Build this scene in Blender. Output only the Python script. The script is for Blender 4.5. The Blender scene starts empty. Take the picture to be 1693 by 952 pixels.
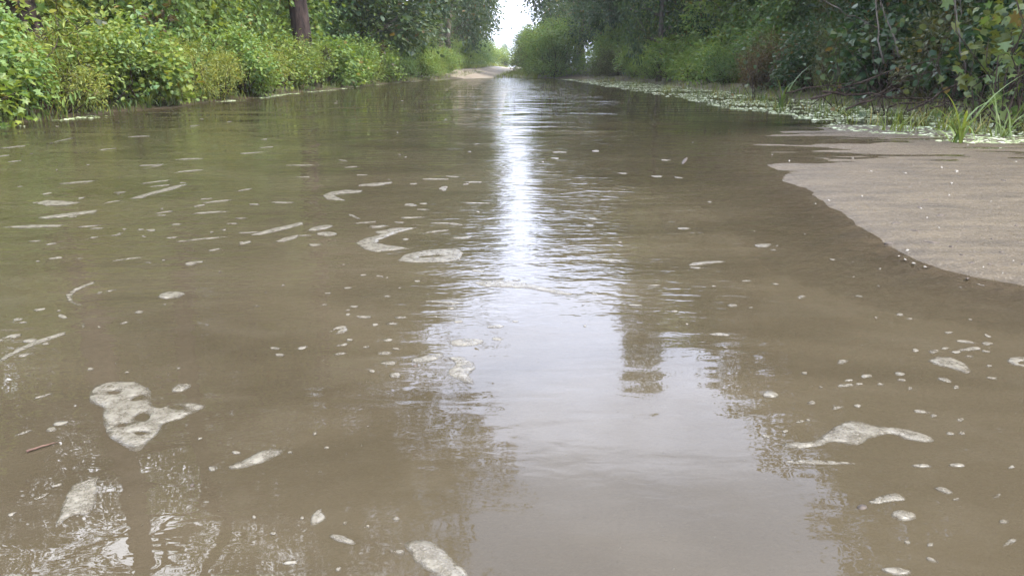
import bpy, math, random
import numpy as np
from mathutils import Vector, Matrix, noise as mnoise
from mathutils.geometry import delaunay_2d_cdt

R = math.radians
rng = np.random.default_rng(7)
random.seed(7)
SC = bpy.context.scene
COL = SC.collection

# ------------------------------------------------------------------ camera, sky, sun, exposure
FPX, W0, H0 = 1250.0, 1693.0, 952.0
PITCH, CAM_H = R(16.1), 0.5
cam_d = bpy.data.cameras.new('camera')
cam_d.sensor_width = 36.0
cam_d.lens = FPX / W0 * 36.0
cam_d.clip_start = 0.02
cam_d.clip_end = 2000
cam = bpy.data.objects.new('camera', cam_d)
COL.objects.link(cam)
cam.location = (0, 0, CAM_H)
cam.rotation_euler = (R(90) - PITCH, 0, 0)
SC.camera = cam

SUN_EL, SUN_AZ = R(53), R(122)          # azimuth clockwise from +Y: behind and to the right of the camera
SC.view_settings.view_transform = 'Standard'
SC.view_settings.look = 'None'
SC.view_settings.gamma = 1.0
SC.view_settings.use_curve_mapping = False
SC.view_settings.exposure = 1.15

SC.render.engine = 'CYCLES'
SC.cycles.use_denoising = True
SC.cycles.max_bounces = 7
SC.cycles.diffuse_bounces = 3
SC.cycles.glossy_bounces = 3
SC.cycles.transmission_bounces = 3
SC.cycles.transparent_max_bounces = 12
SC.cycles.caustics_reflective = False
SC.cycles.caustics_refractive = False
SC.cycles.sample_clamp_indirect = 6.0


class NT:
    """small helper for building node trees"""
    def __init__(self, tree):
        self.t = tree
        tree.nodes.clear()

    def n(self, kind, **kw):
        nd = self.t.nodes.new(kind)
        for k, v in kw.items():
            setattr(nd, k, v)
        return nd

    def set(self, sock, v):
        if isinstance(v, bpy.types.NodeSocket):
            self.t.links.new(v, sock)
        elif v is not None:
            sock.default_value = v

    def math(self, op, a, b=None, c=None, clamp=False):
        nd = self.n('ShaderNodeMath', operation=op, use_clamp=clamp)
        for i, v in enumerate((a, b, c)):
            if v is not None:
                self.set(nd.inputs[i], v)
        return nd.outputs[0]

    def vmath(self, op, a, b=None):
        nd = self.n('ShaderNodeVectorMath', operation=op)
        self.set(nd.inputs[0], a)
        if b is not None:
            self.set(nd.inputs[1], b)
        return nd.outputs['Value'] if op in ('LENGTH', 'DISTANCE', 'DOT_PRODUCT') else nd.outputs[0]

    def noise(self, vec, scale=1.0, detail=2.0, rough=0.5, dist=0.0):
        nd = self.n('ShaderNodeTexNoise')
        self.set(nd.inputs['Vector'], vec)
        nd.inputs['Scale'].default_value = scale
        nd.inputs['Detail'].default_value = detail
        nd.inputs['Roughness'].default_value = rough
        nd.inputs['Distortion'].default_value = dist
        return nd.outputs[0]

    def maprange(self, v, a, b, c=0.0, d=1.0, smooth=False):
        nd = self.n('ShaderNodeMapRange')
        if smooth:
            nd.interpolation_type = 'SMOOTHSTEP'
        self.set(nd.inputs[0], v)
        for i, x in enumerate((a, b, c, d)):
            self.set(nd.inputs[1 + i], x)
        return nd.outputs[0]

    def mix(self, f, a, b, blend='MIX'):
        nd = self.n('ShaderNodeMix', data_type='RGBA', blend_type=blend)
        self.set(nd.inputs[0], f)
        self.set(nd.inputs[6], a)
        self.set(nd.inputs[7], b)
        return nd.outputs[2]

    def shmix(self, f, a, b):
        nd = self.n('ShaderNodeMixShader')
        self.set(nd.inputs[0], f)
        self.set(nd.inputs[1], a)
        self.set(nd.inputs[2], b)
        return nd.outputs[0]

    def bump(self, h, dist=1.0, strength=1.0):
        nd = self.n('ShaderNodeBump')
        nd.inputs['Strength'].default_value = strength
        nd.inputs['Distance'].default_value = dist
        self.set(nd.inputs['Height'], h)
        return nd.outputs[0]

    def out(self, sh):
        o = self.n('ShaderNodeOutputMaterial')
        self.t.links.new(sh, o.inputs[0])


def rgb(r, g, b):
    return (r, g, b, 1.0)


world = bpy.data.worlds.new('World')
SC.world = world
world.use_nodes = True
w = NT(world.node_tree)
sky = w.n('ShaderNodeTexSky', sky_type='NISHITA')
sky.sun_disc = False
sky.sun_elevation = SUN_EL
sky.sun_rotation = SUN_AZ
tc = w.n('ShaderNodeTexCoord')
dirv = tc.outputs['Generated']
sep = w.n('ShaderNodeSeparateXYZ')
w.set(sep.inputs[0], dirv)
# clouds on a flat layer overhead: project the direction onto a plane
zz = w.math('MAXIMUM', sep.outputs[2], 0.04)
zz = w.math('ADD', zz, 0.12)
comb = w.n('ShaderNodeCombineXYZ')
w.set(comb.inputs[0], w.math('DIVIDE', sep.outputs[0], zz))
w.set(comb.inputs[1], w.math('DIVIDE', sep.outputs[1], zz))
n1 = w.noise(comb.outputs[0], 0.9, 7, 0.55, 0.4)
n2 = w.noise(comb.outputs[0], 2.3, 5, 0.5, 0.2)
cl = w.mix(w.maprange(n1, 0.36, 0.66, smooth=True), rgb(13.5, 15.4, 20.5), rgb(27.5, 30.5, 39.0))
cl = w.mix(w.maprange(n2, 0.40, 0.68), cl, rgb(19.5, 21.8, 28.0))
hi = w.math('ADD', sep.outputs[2], w.math('MULTIPLY', w.math('SUBTRACT', n2, 0.5), 0.10))
cl = w.mix(w.maprange(hi, 0.12, 0.21, smooth=True), rgb(11.0, 11.9, 14.4), cl)
high = w.mix(w.maprange(n1, 0.35, 0.7), rgb(8.6, 10.6, 15.5), rgb(13.5, 16.2, 22.5))
cl = w.mix(w.maprange(hi, 0.455, 0.515, smooth=True), cl, high)
cl = w.mix(w.maprange(hi, 0.64, 0.80, smooth=True), cl, rgb(20.0, 20.6, 22.6))
ca, ce = R(-37), R(36)
dot = w.vmath('DOT_PRODUCT', dirv, (math.sin(ca) * math.cos(ce), math.cos(ca) * math.cos(ce), math.sin(ce)))
glow = w.math('MULTIPLY', w.maprange(dot, 0.90, 0.985, smooth=True), w.maprange(n2, 0.30, 0.5, 0.45, 1.0))
cl = w.mix(glow, cl, rgb(52.0, 54.0, 58.0))
hole = w.maprange(w.noise(comb.outputs[0], 0.55, 4, 0.5), 0.6, 0.72)
skyb = w.mix(1.0, sky.outputs[0], rgb(4.0, 4.0, 4.0), 'MULTIPLY')
colr = w.mix(w.math('MULTIPLY', hole, 0.35), cl, skyb)
bg = w.n('ShaderNodeBackground')
w.set(bg.inputs[0], colr)
bg.inputs[1].default_value = 0.1
wo = w.n('ShaderNodeOutputWorld')
world.node_tree.links.new(bg.outputs[0], wo.inputs[0])

sun_d = bpy.data.lights.new('sun', 'SUN')
sun_d.energy = 3.9
sun_d.angle = R(10)
sun_d.color = (1.0, 0.95, 0.86)
sun = bpy.data.objects.new('sun', sun_d)
COL.objects.link(sun)
sdir = Vector((math.sin(SUN_AZ) * math.cos(SUN_EL), math.cos(SUN_AZ) * math.cos(SUN_EL), math.sin(SUN_EL)))
sun.rotation_euler = (-sdir).to_track_quat('-Z', 'Y').to_euler()
sun.location = sdir * 60


# ------------------------------------------------------------------ helpers
def ray(px, py):
    u, v = (px - W0 / 2) / FPX, (H0 / 2 - py) / FPX
    return np.array([u, math.cos(PITCH) + v * math.sin(PITCH), -math.sin(PITCH) + v * math.cos(PITCH)])


def ground(px, py, z=0.0):
    """where the sight line of photograph pixel (px, py) meets the level z"""
    d = ray(px, py)
    t = (z - CAM_H) / d[2]
    return np.array([d[0] * t, d[1] * t])


def at_depth(px, py, y):
    d = ray(px, py)
    t = y / d[1]
    return np.array([d[0] * t, y, CAM_H + d[2] * t])


def mesh_obj(name, verts, faces, mat, parent=None, smooth=False):
    me = bpy.data.meshes.new(name)
    me.from_pydata([tuple(v) for v in verts], [], [tuple(f) for f in faces])
    if mat:
        me.materials.append(mat)
    if smooth:
        me.shade_smooth()
    o = bpy.data.objects.new(name, me)
    COL.objects.link(o)
    if parent:
        o.parent = parent
    return o


def tag(o, label=None, cat=None, group=None, kind=None):
    if label:
        o['label'] = label
    if cat:
        o['category'] = cat
    if group:
        o['group'] = group
    if kind:
        o['kind'] = kind
    return o


def empty(name, loc, rz=0.0, sc=(1, 1, 1)):
    o = bpy.data.objects.new(name, None)
    o.empty_display_size = 0.2
    COL.objects.link(o)
    o.location = loc
    o.rotation_euler = (0, 0, rz)
    o.scale = sc
    return o


def child(name, me, parent, color=None):
    o = bpy.data.objects.new(name, me)
    COL.objects.link(o)
    o.parent = parent
    if color is not None:
        o.color = (*color, 1.0)
    return o


def sm(x, a, b):
    t = np.clip((np.asarray(x, float) - a) / (b - a), 0, 1)
    return t * t * (3 - 2 * t)


def fbm(x, y, seed=0.0, oct=4):
    """cheap value noise for arrays"""
    x = np.asarray(x, float); y = np.asarray(y, float)
    tot = np.zeros(np.broadcast(x, y).shape); amp = 0.5; fr = 1.0
    for k in range(oct):
        xx, yy = x * fr + seed * 13.7 + k * 5.1, y * fr - seed * 7.3 + k * 9.2
        xi, yi = np.floor(xx), np.floor(yy)
        fx, fy = xx - xi, yy - yi
        fx, fy = fx * fx * (3 - 2 * fx), fy * fy * (3 - 2 * fy)

        def h(a, b):
            s = np.sin(a * 127.1 + b * 311.7 + seed * 74.7) * 43758.5453
            return s - np.floor(s)
        v = (h(xi, yi) * (1 - fx) + h(xi + 1, yi) * fx) * (1 - fy) + (h(xi, yi + 1) * (1 - fx) + h(xi + 1, yi + 1) * fx) * fy
        tot = tot + amp * (v - 0.5) * 2
        amp *= 0.5; fr *= 2.0
    return tot


# ------------------------------------------------------------------ materials
def new_mat(name):
    m = bpy.data.materials.new(name)
    m.use_nodes = True
    return m, NT(m.node_tree)


def leaf_material(name, transl=0.38, gloss=0.32):
    m, t = new_mat(name)
    oi = t.n('ShaderNodeObjectInfo')
    geo = t.n('ShaderNodeNewGeometry')
    rnd = geo.outputs['Random Per Island']
    base = oi.outputs['Color']
    yel = t.mix(1.0, base, rgb(1.30, 1.10, 0.66), 'MULTIPLY')
    drk = t.mix(1.0, base, rgb(0.66, 0.82, 0.9), 'MULTIPLY')
    c = t.mix(t.maprange(rnd, 0.0, 0.55), drk, base)
    c = t.mix(t.maprange(rnd, 0.62, 1.0), c, yel)
    big = t.noise(geo.outputs['Position'], 2.1, 3, 0.6)
    c = t.mix(t.maprange(big, 0.52, 0.72, 0.0, 0.55), c, yel)
    brown = t.math('GREATER_THAN', rnd, 0.975)
    c = t.mix(t.math('MULTIPLY', brown, 0.7), c, rgb(0.16, 0.09, 0.035))
    pr = t.n('ShaderNodeBsdfPrincipled')
    t.set(pr.inputs['Base Color'], c)
    pr.inputs['Roughness'].default_value = 0.42
    pr.inputs['Specular IOR Level'].default_value = gloss
    tr = t.n('ShaderNodeBsdfTranslucent')
    t.set(tr.inputs[0], t.mix(1.0, c, rgb(1.5, 1.45, 0.6), 'MULTIPLY'))
    t.out(t.shmix(transl, pr.outputs[0], tr.outputs[0]))
    return m


M_LEAF = leaf_material('leaf')
M_GRASS = leaf_material('grass_blade', 0.3, 0.3)


def bark_material(name, dark, light, sx=14.0):
    m, t = new_mat(name)
    tc = t.n('ShaderNodeTexCoord')
    mp = t.n('ShaderNodeMapping')
    t.set(mp.inputs[0], tc.outputs['Object'])
    mp.inputs['Scale'].default_value = (sx, sx, sx * 0.22)
    n = t.noise(mp.outputs[0], 1.0, 6, 0.6, 0.3)
    c = t.mix(t.maprange(n, 0.35, 0.65), rgb(*dark), rgb(*light))
    pr = t.n('ShaderNodeBsdfPrincipled')
    t.set(pr.inputs['Base Color'], c)
    pr.inputs['Roughness'].default_value = 0.9
    pr.inputs['Specular IOR Level'].default_value = 0.15
    t.set(pr.inputs['Normal'], t.bump(n, 0.03, 0.8))
    t.out(pr.outputs[0])
    return m


M_PINE = bark_material('pine_bark', (0.028, 0.021, 0.019), (0.10, 0.070, 0.060), 11)
M_BARK = bark_material('grey_bark', (0.05, 0.042, 0.035), (0.19, 0.165, 0.135), 20)
M_TWIG = bark_material('twig_bark', (0.022, 0.015, 0.012), (0.075, 0.053, 0.040), 40)


def ground_material():
    m, t = new_mat('ground')
    geo = t.n('ShaderNodeNewGeometry')
    P = geo.outputs['Position']
    at = t.n('ShaderNodeAttribute', attribute_name='sand')
    sandf = at.outputs['Fac']
    # sand: warm grey with streaks, grains and dark damp spots
    mp = t.n('ShaderNodeMapping')
    t.set(mp.inputs[0], P)
    mp.inputs['Scale'].default_value = (2.6, 9.0, 3.0)
    s1 = t.noise(mp.outputs[0], 1.0, 7, 0.7, 0.15)
    s2 = t.noise(P, 160.0, 3, 0.6)
    s3 = t.noise(P, 34.0, 4, 0.65)
    sand = t.mix(t.maprange(s1, 0.35, 0.68), rgb(0.042, 0.0325, 0.0205), rgb(0.100, 0.078, 0.049))
    sand = t.mix(t.maprange(s2, 0.5, 0.75, 0, 0.5), sand, rgb(0.19, 0.165, 0.135))
    sand = t.mix(t.maprange(s2, 0.42, 0.28, 0, 0.5), sand, rgb(0.055, 0.045, 0.035))
    sand = t.mix(t.maprange(s3, 0.56, 0.68, 0, 0.8), sand, rgb(0.05, 0.04, 0.03))
    s4 = t.noise(P, 75.0, 3, 0.7)
    sand = t.mix(t.maprange(s4, 0.60, 0.68, 0, 0.75), sand, rgb(0.045, 0.035, 0.026))
    sand = t.mix(t.maprange(s4, 0.36, 0.30, 0, 0.6), sand, rgb(0.24, 0.20, 0.15))
    spz = t.n('ShaderNodeSeparateXYZ')
    t.set(spz.inputs[0], P)
    wet = t.maprange(spz.outputs[2], -0.002, 0.010, 0.40, 0.0, True)
    sand = t.mix(wet, sand, t.mix(1.0, sand, rgb(0.55, 0.52, 0.5), 'MULTIPLY'))
    # forest floor
    f1 = t.noise(P, 7.0, 6, 0.65)
    f2 = t.noise(P, 45.0, 3, 0.6)
    fl = t.mix(t.maprange(f1, 0.35, 0.65), rgb(0.03, 0.022, 0.015), rgb(0.09, 0.065, 0.042))
    fl = t.mix(t.maprange(f2, 0.5, 0.7, 0, 0.7), fl, rgb(0.05, 0.06, 0.02))
    c = t.mix(sandf, fl, sand)
    pr = t.n('ShaderNodeBsdfPrincipled')
    t.set(pr.inputs['Base Color'], c)
    t.set(pr.inputs['Roughness'], t.maprange(s3, 0.3, 0.7, 0.35, 0.8))
    pr.inputs['Specular IOR Level'].default_value = 0.3
    hh = t.math('ADD', t.math('MULTIPLY', s2, 0.003), t.math('MULTIPLY', s3, 0.010))
    t.set(pr.inputs['Normal'], t.bump(hh, 1.0, 0.8))
    t.out(pr.outputs[0])
    return m


def road_material():
    m, t = new_mat('dirt_road')
    geo = t.n('ShaderNodeNewGeometry')
    P = geo.outputs['Position']
    a = t.noise(P, 0.8, 5, 0.6)
    b = t.noise(P, 30.0, 4, 0.6)
    c = t.mix(t.maprange(a, 0.3, 0.7), rgb(0.17, 0.14, 0.105), rgb(0.25, 0.21, 0.165))
    c = t.mix(t.maprange(b, 0.5, 0.75, 0, 0.5), c, rgb(0.13, 0.10, 0.075))
    pr = t.n('ShaderNodeBsdfPrincipled')
    t.set(pr.inputs['Base Color'], c)
    pr.inputs['Roughness'].default_value = 0.9
    t.set(pr.inputs['Normal'], t.bump(b, 0.02, 0.6))
    t.out(pr.outputs[0])
    return m


def water_material():
    m, t = new_mat('muddy_water')
    geo = t.n('ShaderNodeNewGeometry')
    P = geo.outputs['Position']
    sp = t.n('ShaderNodeSeparateXYZ')
    t.set(sp.inputs[0], P)
    X, Y = sp.outputs[0], sp.outputs[1]

    def scaled(sx, sy, ang=0.0):
        mp = t.n('ShaderNodeMapping')
        t.set(mp.inputs[0], P)
        mp.inputs['Scale'].default_value = (sx, sy, 1)
        mp.inputs['Rotation'].default_value = (0, 0, ang)
        return mp.outputs[0]
    zone = t.math('ADD', Y, t.math('MULTIPLY', t.noise(scaled(1.1, 1.6), 1, 2), 1.3))
    rip = t.maprange(zone, 1.75, 3.0, 0.10, 1.0, True)        # fine wind ripples start beyond the calm near water
    far = t.maprange(Y, 4.0, 12.0, 1.0, 1.7)
    patch = t.maprange(t.noise(scaled(0.7, 0.9), 1, 3), 0.38, 0.62, 0.45, 1.1)
    h = t.math('MULTIPLY', t.noise(scaled(1.3, 3.4, 0.08), 1, 1, 0.4, 0.3), 0.0026)
    h = t.math('ADD', h, t.math('MULTIPLY', t.noise(scaled(4.5, 8.0, 0.25), 1, 1, 0.5, 0.6), 0.00065))
    h = t.math('ADD', h, t.math('MULTIPLY', t.math('MULTIPLY', t.noise(scaled(2.2, 11.0, -0.12), 1, 1, 0.5, 0.9), 0.0010), t.maprange(Y, 0.78, 1.05, 0.15, 1.0, True)))
    mid = t.math('MULTIPLY', t.noise(scaled(4.0, 9.5, -0.06), 1, 1, 0.5, 0.7), 0.0034)
    mid = t.math('ADD', mid, t.math('MULTIPLY', t.noise(scaled(10, 21, 0.07), 1, 1, 0.5, 0.8), 0.0030))
    mid = t.math('ADD', mid, t.math('MULTIPLY', t.math('MULTIPLY', t.noise(scaled(26, 52, 0.0), 1, 1, 0.5, 0.8), 0.0013), t.maprange(Y, 4.5, 2.2)))
    mid = t.math('ADD', mid, t.math('MULTIPLY', t.math('MULTIPLY', t.noise(scaled(1.0, 2.6, 0.03), 1, 1, 0.5, 0.6), 0.036), t.maprange(Y, 3.5, 11.0)))
    h = t.math('ADD', h, t.math('MULTIPLY', mid, t.math('MULTIPLY', t.math('MULTIPLY', rip, far), patch)))
    # a few drop rings and slow wavelets on the near water, bent by the swell
    wn = t.n('ShaderNodeTexNoise')
    t.set(wn.inputs['Vector'], P)
    wn.inputs['Scale'].default_value = 6.0
    wob = t.vmath('ADD', P, t.vmath('MULTIPLY', t.vmath('SUBTRACT', wn.outputs[1], (0.5, 0.5, 0.5)), (0.05, 0.05, 0.0)))
    for (px, py, wl, fall, amp) in ((1050, 605, 0.06, 0.12, 0.00006), (930, 742, 0.085, 0.20, 0.00013), (250, 980, 0.12, 0.34, 0.0003), (780, 690, 0.07, 0.18, 0.0001)):
        gp = ground(px, py)
        dd = t.vmath('DISTANCE', wob, (gp[0], gp[1], 0.0))
        s = t.math('SINE', t.math('MULTIPLY', dd, 2 * math.pi / wl))
        env = t.maprange(dd, fall, 0.0, 0.0, 1.0, True)
        h = t.math('ADD', h, t.math('MULTIPLY', t.math('MULTIPLY', s, env), amp))
    nrm = t.bump(h, 1.0, 1.0)
    # suspended mud, slightly uneven
    a = t.noise(scaled(1.2, 1.9, 0.3), 1, 4, 0.55, 0.8)
    b = t.noise(scaled(5, 8), 1, 4, 0.6, 0.5)
    c = t.mix(t.maprange(a, 0.32, 0.68), rgb(0.044, 0.0350, 0.0215), rgb(0.070, 0.0560, 0.0355))
    c = t.mix(t.maprange(b, 0.5, 0.75, 0, 0.35), c, rgb(0.082, 0.068, 0.047))
    df = t.n('ShaderNodeBsdfDiffuse')
    t.set(df.inputs[0], c)
    tr = t.n('ShaderNodeBsdfTransparent')
    tr.inputs[0].default_value = rgb(0.97, 0.94, 0.9)
    murk = t.n('ShaderNodeAttribute', attribute_name='murk').outputs['Fac']
    body = t.shmix(murk, tr.outputs[0], df.outputs[0])
    gl = t.n('ShaderNodeBsdfGlossy')
    gl.inputs['Roughness'].default_value = 0.0
    t.set(gl.inputs['Normal'], nrm)
    fr = t.n('ShaderNodeFresnel')
    fr.inputs['IOR'].default_value = 1.333
    t.set(fr.inputs['Normal'], nrm)
    t.out(t.shmix(fr.outputs[0], body, gl.outputs[0]))
    return m


def foam_material():
    m, t = new_mat('foam')
    geo = t.n('ShaderNodeNewGeometry')
    P = geo.outputs['Position']
    vo = t.n('ShaderNodeTexVoronoi')
    t.set(vo.inputs['Vector'], P)
    vo.inputs['Scale'].default_value = 260
    n = t.noise(P, 45, 4, 0.65)
    n2 = t.noise(P, 220, 3, 0.6)
    c = t.mix(t.maprange(n, 0.35, 0.65), rgb(0.125, 0.109, 0.082), rgb(0.180, 0.163, 0.128))
    c = t.mix(t.maprange(n2, 0.55, 0.75, 0, 0.7), c, rgb(0.25, 0.235, 0.20))
    pr = t.n('ShaderNodeBsdfPrincipled')
    t.set(pr.inputs['Base Color'], c)
    pr.inputs['Roughness'].default_value = 0.35
    hh = t.math('ADD', t.math('MULTIPLY', vo.outputs['Distance'], 0.4), n)
    t.set(pr.inputs['Normal'], t.bump(hh, 0.0012, 0.8))
    tr = t.n('ShaderNodeBsdfTransparent')
    a = t.maprange(t.math('ADD', t.math('MULTIPLY', n, 0.6), t.math('MULTIPLY', n2, 0.4)), 0.30, 0.62, 0.30, 0.80)
    film = t.n('ShaderNodeAttribute', attribute_name='film').outputs['Fac']
    a = t.math('MULTIPLY', a, t.maprange(t.math('ADD', film, t.math('MULTIPLY', t.math('SUBTRACT', n, 0.5), 0.9)), -0.05, 0.38, 0.28, 1.0, True))
    t.out(t.shmix(a, tr.outputs[0], pr.outputs[0]))
    return m


def plain_material(name, c1, c2, scale=60.0, rough=0.7):
    m, t = new_mat(name)
    tc = t.n('ShaderNodeTexCoord')
    n = t.noise(tc.outputs['Object'], scale, 4, 0.6)
    pr = t.n('ShaderNodeBsdfPrincipled')
    t.set(pr.inputs['Base Color'], t.mix(t.maprange(n, 0.35, 0.65), rgb(*c1), rgb(*c2)))
    pr.inputs['Roughness'].default_value = rough
    t.set(pr.inputs['Normal'], t.bump(n, 0.002, 0.6))
    t.out(pr.outputs[0])
    return m


M_GROUND, M_ROAD, M_WATER, M_FOAM = ground_material(), road_material(), water_material(), foam_material()
def litter_material():
    m, t = new_mat('pale_litter')
    rnd = t.n('ShaderNodeNewGeometry').outputs['Random Per Island']
    c = t.mix(t.maprange(rnd, 0.0, 0.5), rgb(0.10, 0.125, 0.05), rgb(0.26, 0.32, 0.15))
    c = t.mix(t.maprange(rnd, 0.5, 0.95), c, rgb(0.50, 0.53, 0.40))
    pr = t.n('ShaderNodeBsdfPrincipled')
    t.set(pr.inputs['Base Color'], c)
    pr.inputs['Roughness'].default_value = 0.6
    t.out(pr.outputs[0])
    return m


M_PALE = litter_material()
M_CHIP = plain_material('pale_chip', (0.10, 0.088, 0.072), (0.26, 0.24, 0.205))
M_DARK = plain_material('dark_litter', (0.02, 0.015, 0.012), (0.07, 0.05, 0.035))
M_RED = plain_material('red_twig', (0.06, 0.03, 0.02), (0.12, 0.065, 0.045))

# ------------------------------------------------------------------ ground, water, road
SANDBAR = np.array([ground(*p) for p in ((1235, 255), (1285, 288), (1380, 350), (1450, 400), (1500, 428), (1545, 447), (1610, 463), (1693, 474), (1900, 505),
                                         (2100, 420), (2000, 232), (1693, 226), (1600, 220), (1500, 209), (1420, 204), (1330, 208), (1240, 228))])


def poly_sdf(px, py, poly):
    """signed distance, positive inside"""
    d = np.full(px.shape, 1e9); ins = np.zeros(px.shape, bool)
    n = len(poly)
    for i in range(n):
        a, b = poly[i], poly[(i + 1) % n]
        ex, ey = b - a
        wx, wy = px - a[0], py - a[1]
        tt = np.clip((wx * ex + wy * ey) / (ex * ex + ey * ey), 0, 1)
        d = np.minimum(d, np.hypot(wx - ex * tt, wy - ey * tt))
        c = ((a[1] <= py) & (b[1] > py)) | ((b[1] <= py) & (a[1] > py))
        with np.errstate(divide='ignore', invalid='ignore'):
            xi = a[0] + (py - a[1]) / (b[1] - a[1]) * ex
        ins ^= c & (px < xi)
    return np.where(ins, d, -d)


def left_edge(y):
    return -4.72 + 0.22 * fbm(y * 0.45, y * 0 + 3.1, 1) + 0.10 * fbm(y * 1.7, y * 0 + 1.1, 2) + 3.2 * sm(y, 26, 62)


def right_edge(y):
    return 5.15 + 0.3 * fbm(y * 0.4, y * 0 + 8.1, 3) + 0.12 * fbm(y * 1.6, y * 0 + 4.1, 4) - 1.9 * sm(y, 30, 62)


def terrain(x, y):
    z = -0.16 + 0.03 * fbm(x * 0.8, y * 0.8, 5)
    # shallow weedy margin on the shaded side
    z = z + 0.11 * sm(x, 2.0, 4.2)
    s = left_edge(y) - x
    z = np.where(s > -0.9, z + (0.16) * sm(s, -0.9, 0.0), z)
    z = z + 0.16 * sm(s, -0.05, 0.9) + 0.3 * sm(s, 0.8, 5) + 0.05 * fbm(x * 1.3, y * 1.3, 6) * sm(s, 0.1, 0.8)
    r = x - right_edge(y)
    z = np.where(r > -0.7, z + 0.05 * sm(r, -0.7, 0.0), z)
    z = z + 0.16 * sm(r, -0.05, 0.9) + 0.3 * sm(r, 0.8, 5) + 0.05 * fbm(x * 1.3, y * 1.3, 7) * sm(r, 0.1, 0.8)
    # far end rises to the dry road
    z = z + 0.30 * sm(y, 40, 56) + 0.62 * sm(y, 54, 100)
    # sand bar
    near = (x > -0.5) & (x < 8) & (y > 0.3) & (y < 10)
    if near.any():
        xs, ys = x[near], y[near]
        d = poly_sdf(xs, ys, SANDBAR) + 0.018 * fbm(xs * 5, ys * 5, 8)
        soft = 0.40 + 0.7 * sm(ys, 2.4, 4.5)
        bar = -0.085 + 0.0915 * sm(d, -soft, 0.10) + 0.0036 * fbm(xs * 1.1, ys * 6.0, 9) + 0.0016 * fbm(xs * 6, ys * 16, 10)
        bar = bar - 0.0056 * sm(ys, 2.8, 4.6) - 0.002 * (1 - sm(xs - 0.22 * ys, 0.5, 1.6)) * sm(ys, 2.2, 3.0)
        z2 = z.copy()
        z2[near] = np.maximum(z[near], bar) if False else np.where(d > -soft, np.maximum(z[near], bar), z[near])
        z = z2
    return z


def axis(*segs):
    out = []
    for a, b, st in segs:
        out.append(np.arange(a, b, st))
    return np.concatenate(out + [np.array([segs[-1][1]])])


def grid_obj(name, xs, ys, zfun, mat, keep=None):
    X, Y = np.meshgrid(xs, ys)
    Z = zfun(X, Y)
    nx, ny = len(xs), len(ys)
    V = np.stack([X.ravel(), Y.ravel(), Z.ravel()], 1)
    i = np.arange(nx * ny).reshape(ny, nx)
    F = np.stack([i[:-1, :-1].ravel(), i[:-1, 1:].ravel(), i[1:, 1:].ravel(), i[1:, :-1].ravel()], 1)
    me = bpy.data.meshes.new(name)
    me.vertices.add(len(V)); me.vertices.foreach_set('co', V.ravel())
    me.loops.add(F.size); me.loops.foreach_set('vertex_index', F.ravel())
    me.polygons.add(len(F))
    me.polygons.foreach_set('loop_start', np.arange(0, F.size, 4))
    me.update(calc_edges=True)
    me.shade_smooth()
    me.materials.append(mat)
    o = bpy.data.objects.new(name, me)
    COL.objects.link(o)
    return o, V


gx = axis((-600, -60, 60), (-60, -14, 3), (-14, -6.5, 0.5), (-6.5, -3.6, 0.12), (-3.6, 0.6, 0.3), (0.6, 5.2, 0.03), (5.2, 7.0, 0.12), (7.0, 14, 0.5), (14, 60, 3), (60, 600, 60))
gy = axis((-60, -3, 3), (-3, 1.3, 0.25), (1.3, 6.6, 0.03), (6.6, 16, 0.15), (16, 70, 0.6), (70, 140, 3), (140, 900, 60))
g_o, gV = grid_obj('ground', gx, gy, terrain, M_GROUND)
tag(g_o, kind='structure')
sandw = (1 - sm(gV[:, 1], 43, 48)) * (sm(gV[:, 0], left_edge(gV[:, 1]) - 0.05, left_edge(gV[:, 1]) + 0.5) * (1 - sm(gV[:, 0] - right_edge(gV[:, 1]), -0.9, -0.2)))
att = g_o.data.attributes.new('sand', 'FLOAT', 'POINT')
att.data.foreach_set('value', sandw.astype(np.float32))

wx = axis((-9, -5.6, 0.4), (-5.6, -4.0, 0.08), (-4.0, 0.6, 0.25), (0.6, 5.2, 0.03), (5.2, 9, 0.15))
wy = axis((-3, 1.3, 0.25), (1.3, 6.6, 0.03), (6.6, 16, 0.15), (16, 62, 0.5))
w_o, wV = grid_obj('water', wx, wy, lambda x, y: x * 0.0, M_WATER)
tag(w_o, kind='structure')
depth = -terrain(wV[:, 0], wV[:, 1])
murk = 1 - np.exp(-np.clip(depth, 0, 1) / 0.075)
att = w_o.data.attributes.new('murk', 'FLOAT', 'POINT')
att.data.foreach_set('value', murk.astype(np.float32))


def road_strip():
    V, F = [], []
    ys = np.arange(44, 132, 0.8)
    for k, y in enumerate(ys):
        cx = -2.6 + 2.4 * sm(y, 44, 90) + 9.0 * sm(y, 82, 132) + 0.15 * float(fbm(y * 0.3, 0.2, 11))
        hw = 1.35
        for j, off in enumerate((-1, -0.55, -0.2, 0.2, 0.55, 1)):
            x = cx + off * hw + 0.12 * float(fbm(y * 0.8, j * 3.0, 12))
            V.append((x, y, float(terrain(np.array([x]), np.array([y]))[0]) + 0.012))
    n = 6
    for k in range(len(ys) - 1):
        for j in range(5):
            a = k * n + j
            F.append((a, a + 1, a + n + 1, a + n))
    return tag(mesh_obj('road', V, F, M_ROAD, smooth=True), kind='structure')


road_strip()


def tz(x, y):
    return float(terrain(np.array([float(x)]), np.array([float(y)]))[0])


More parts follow.
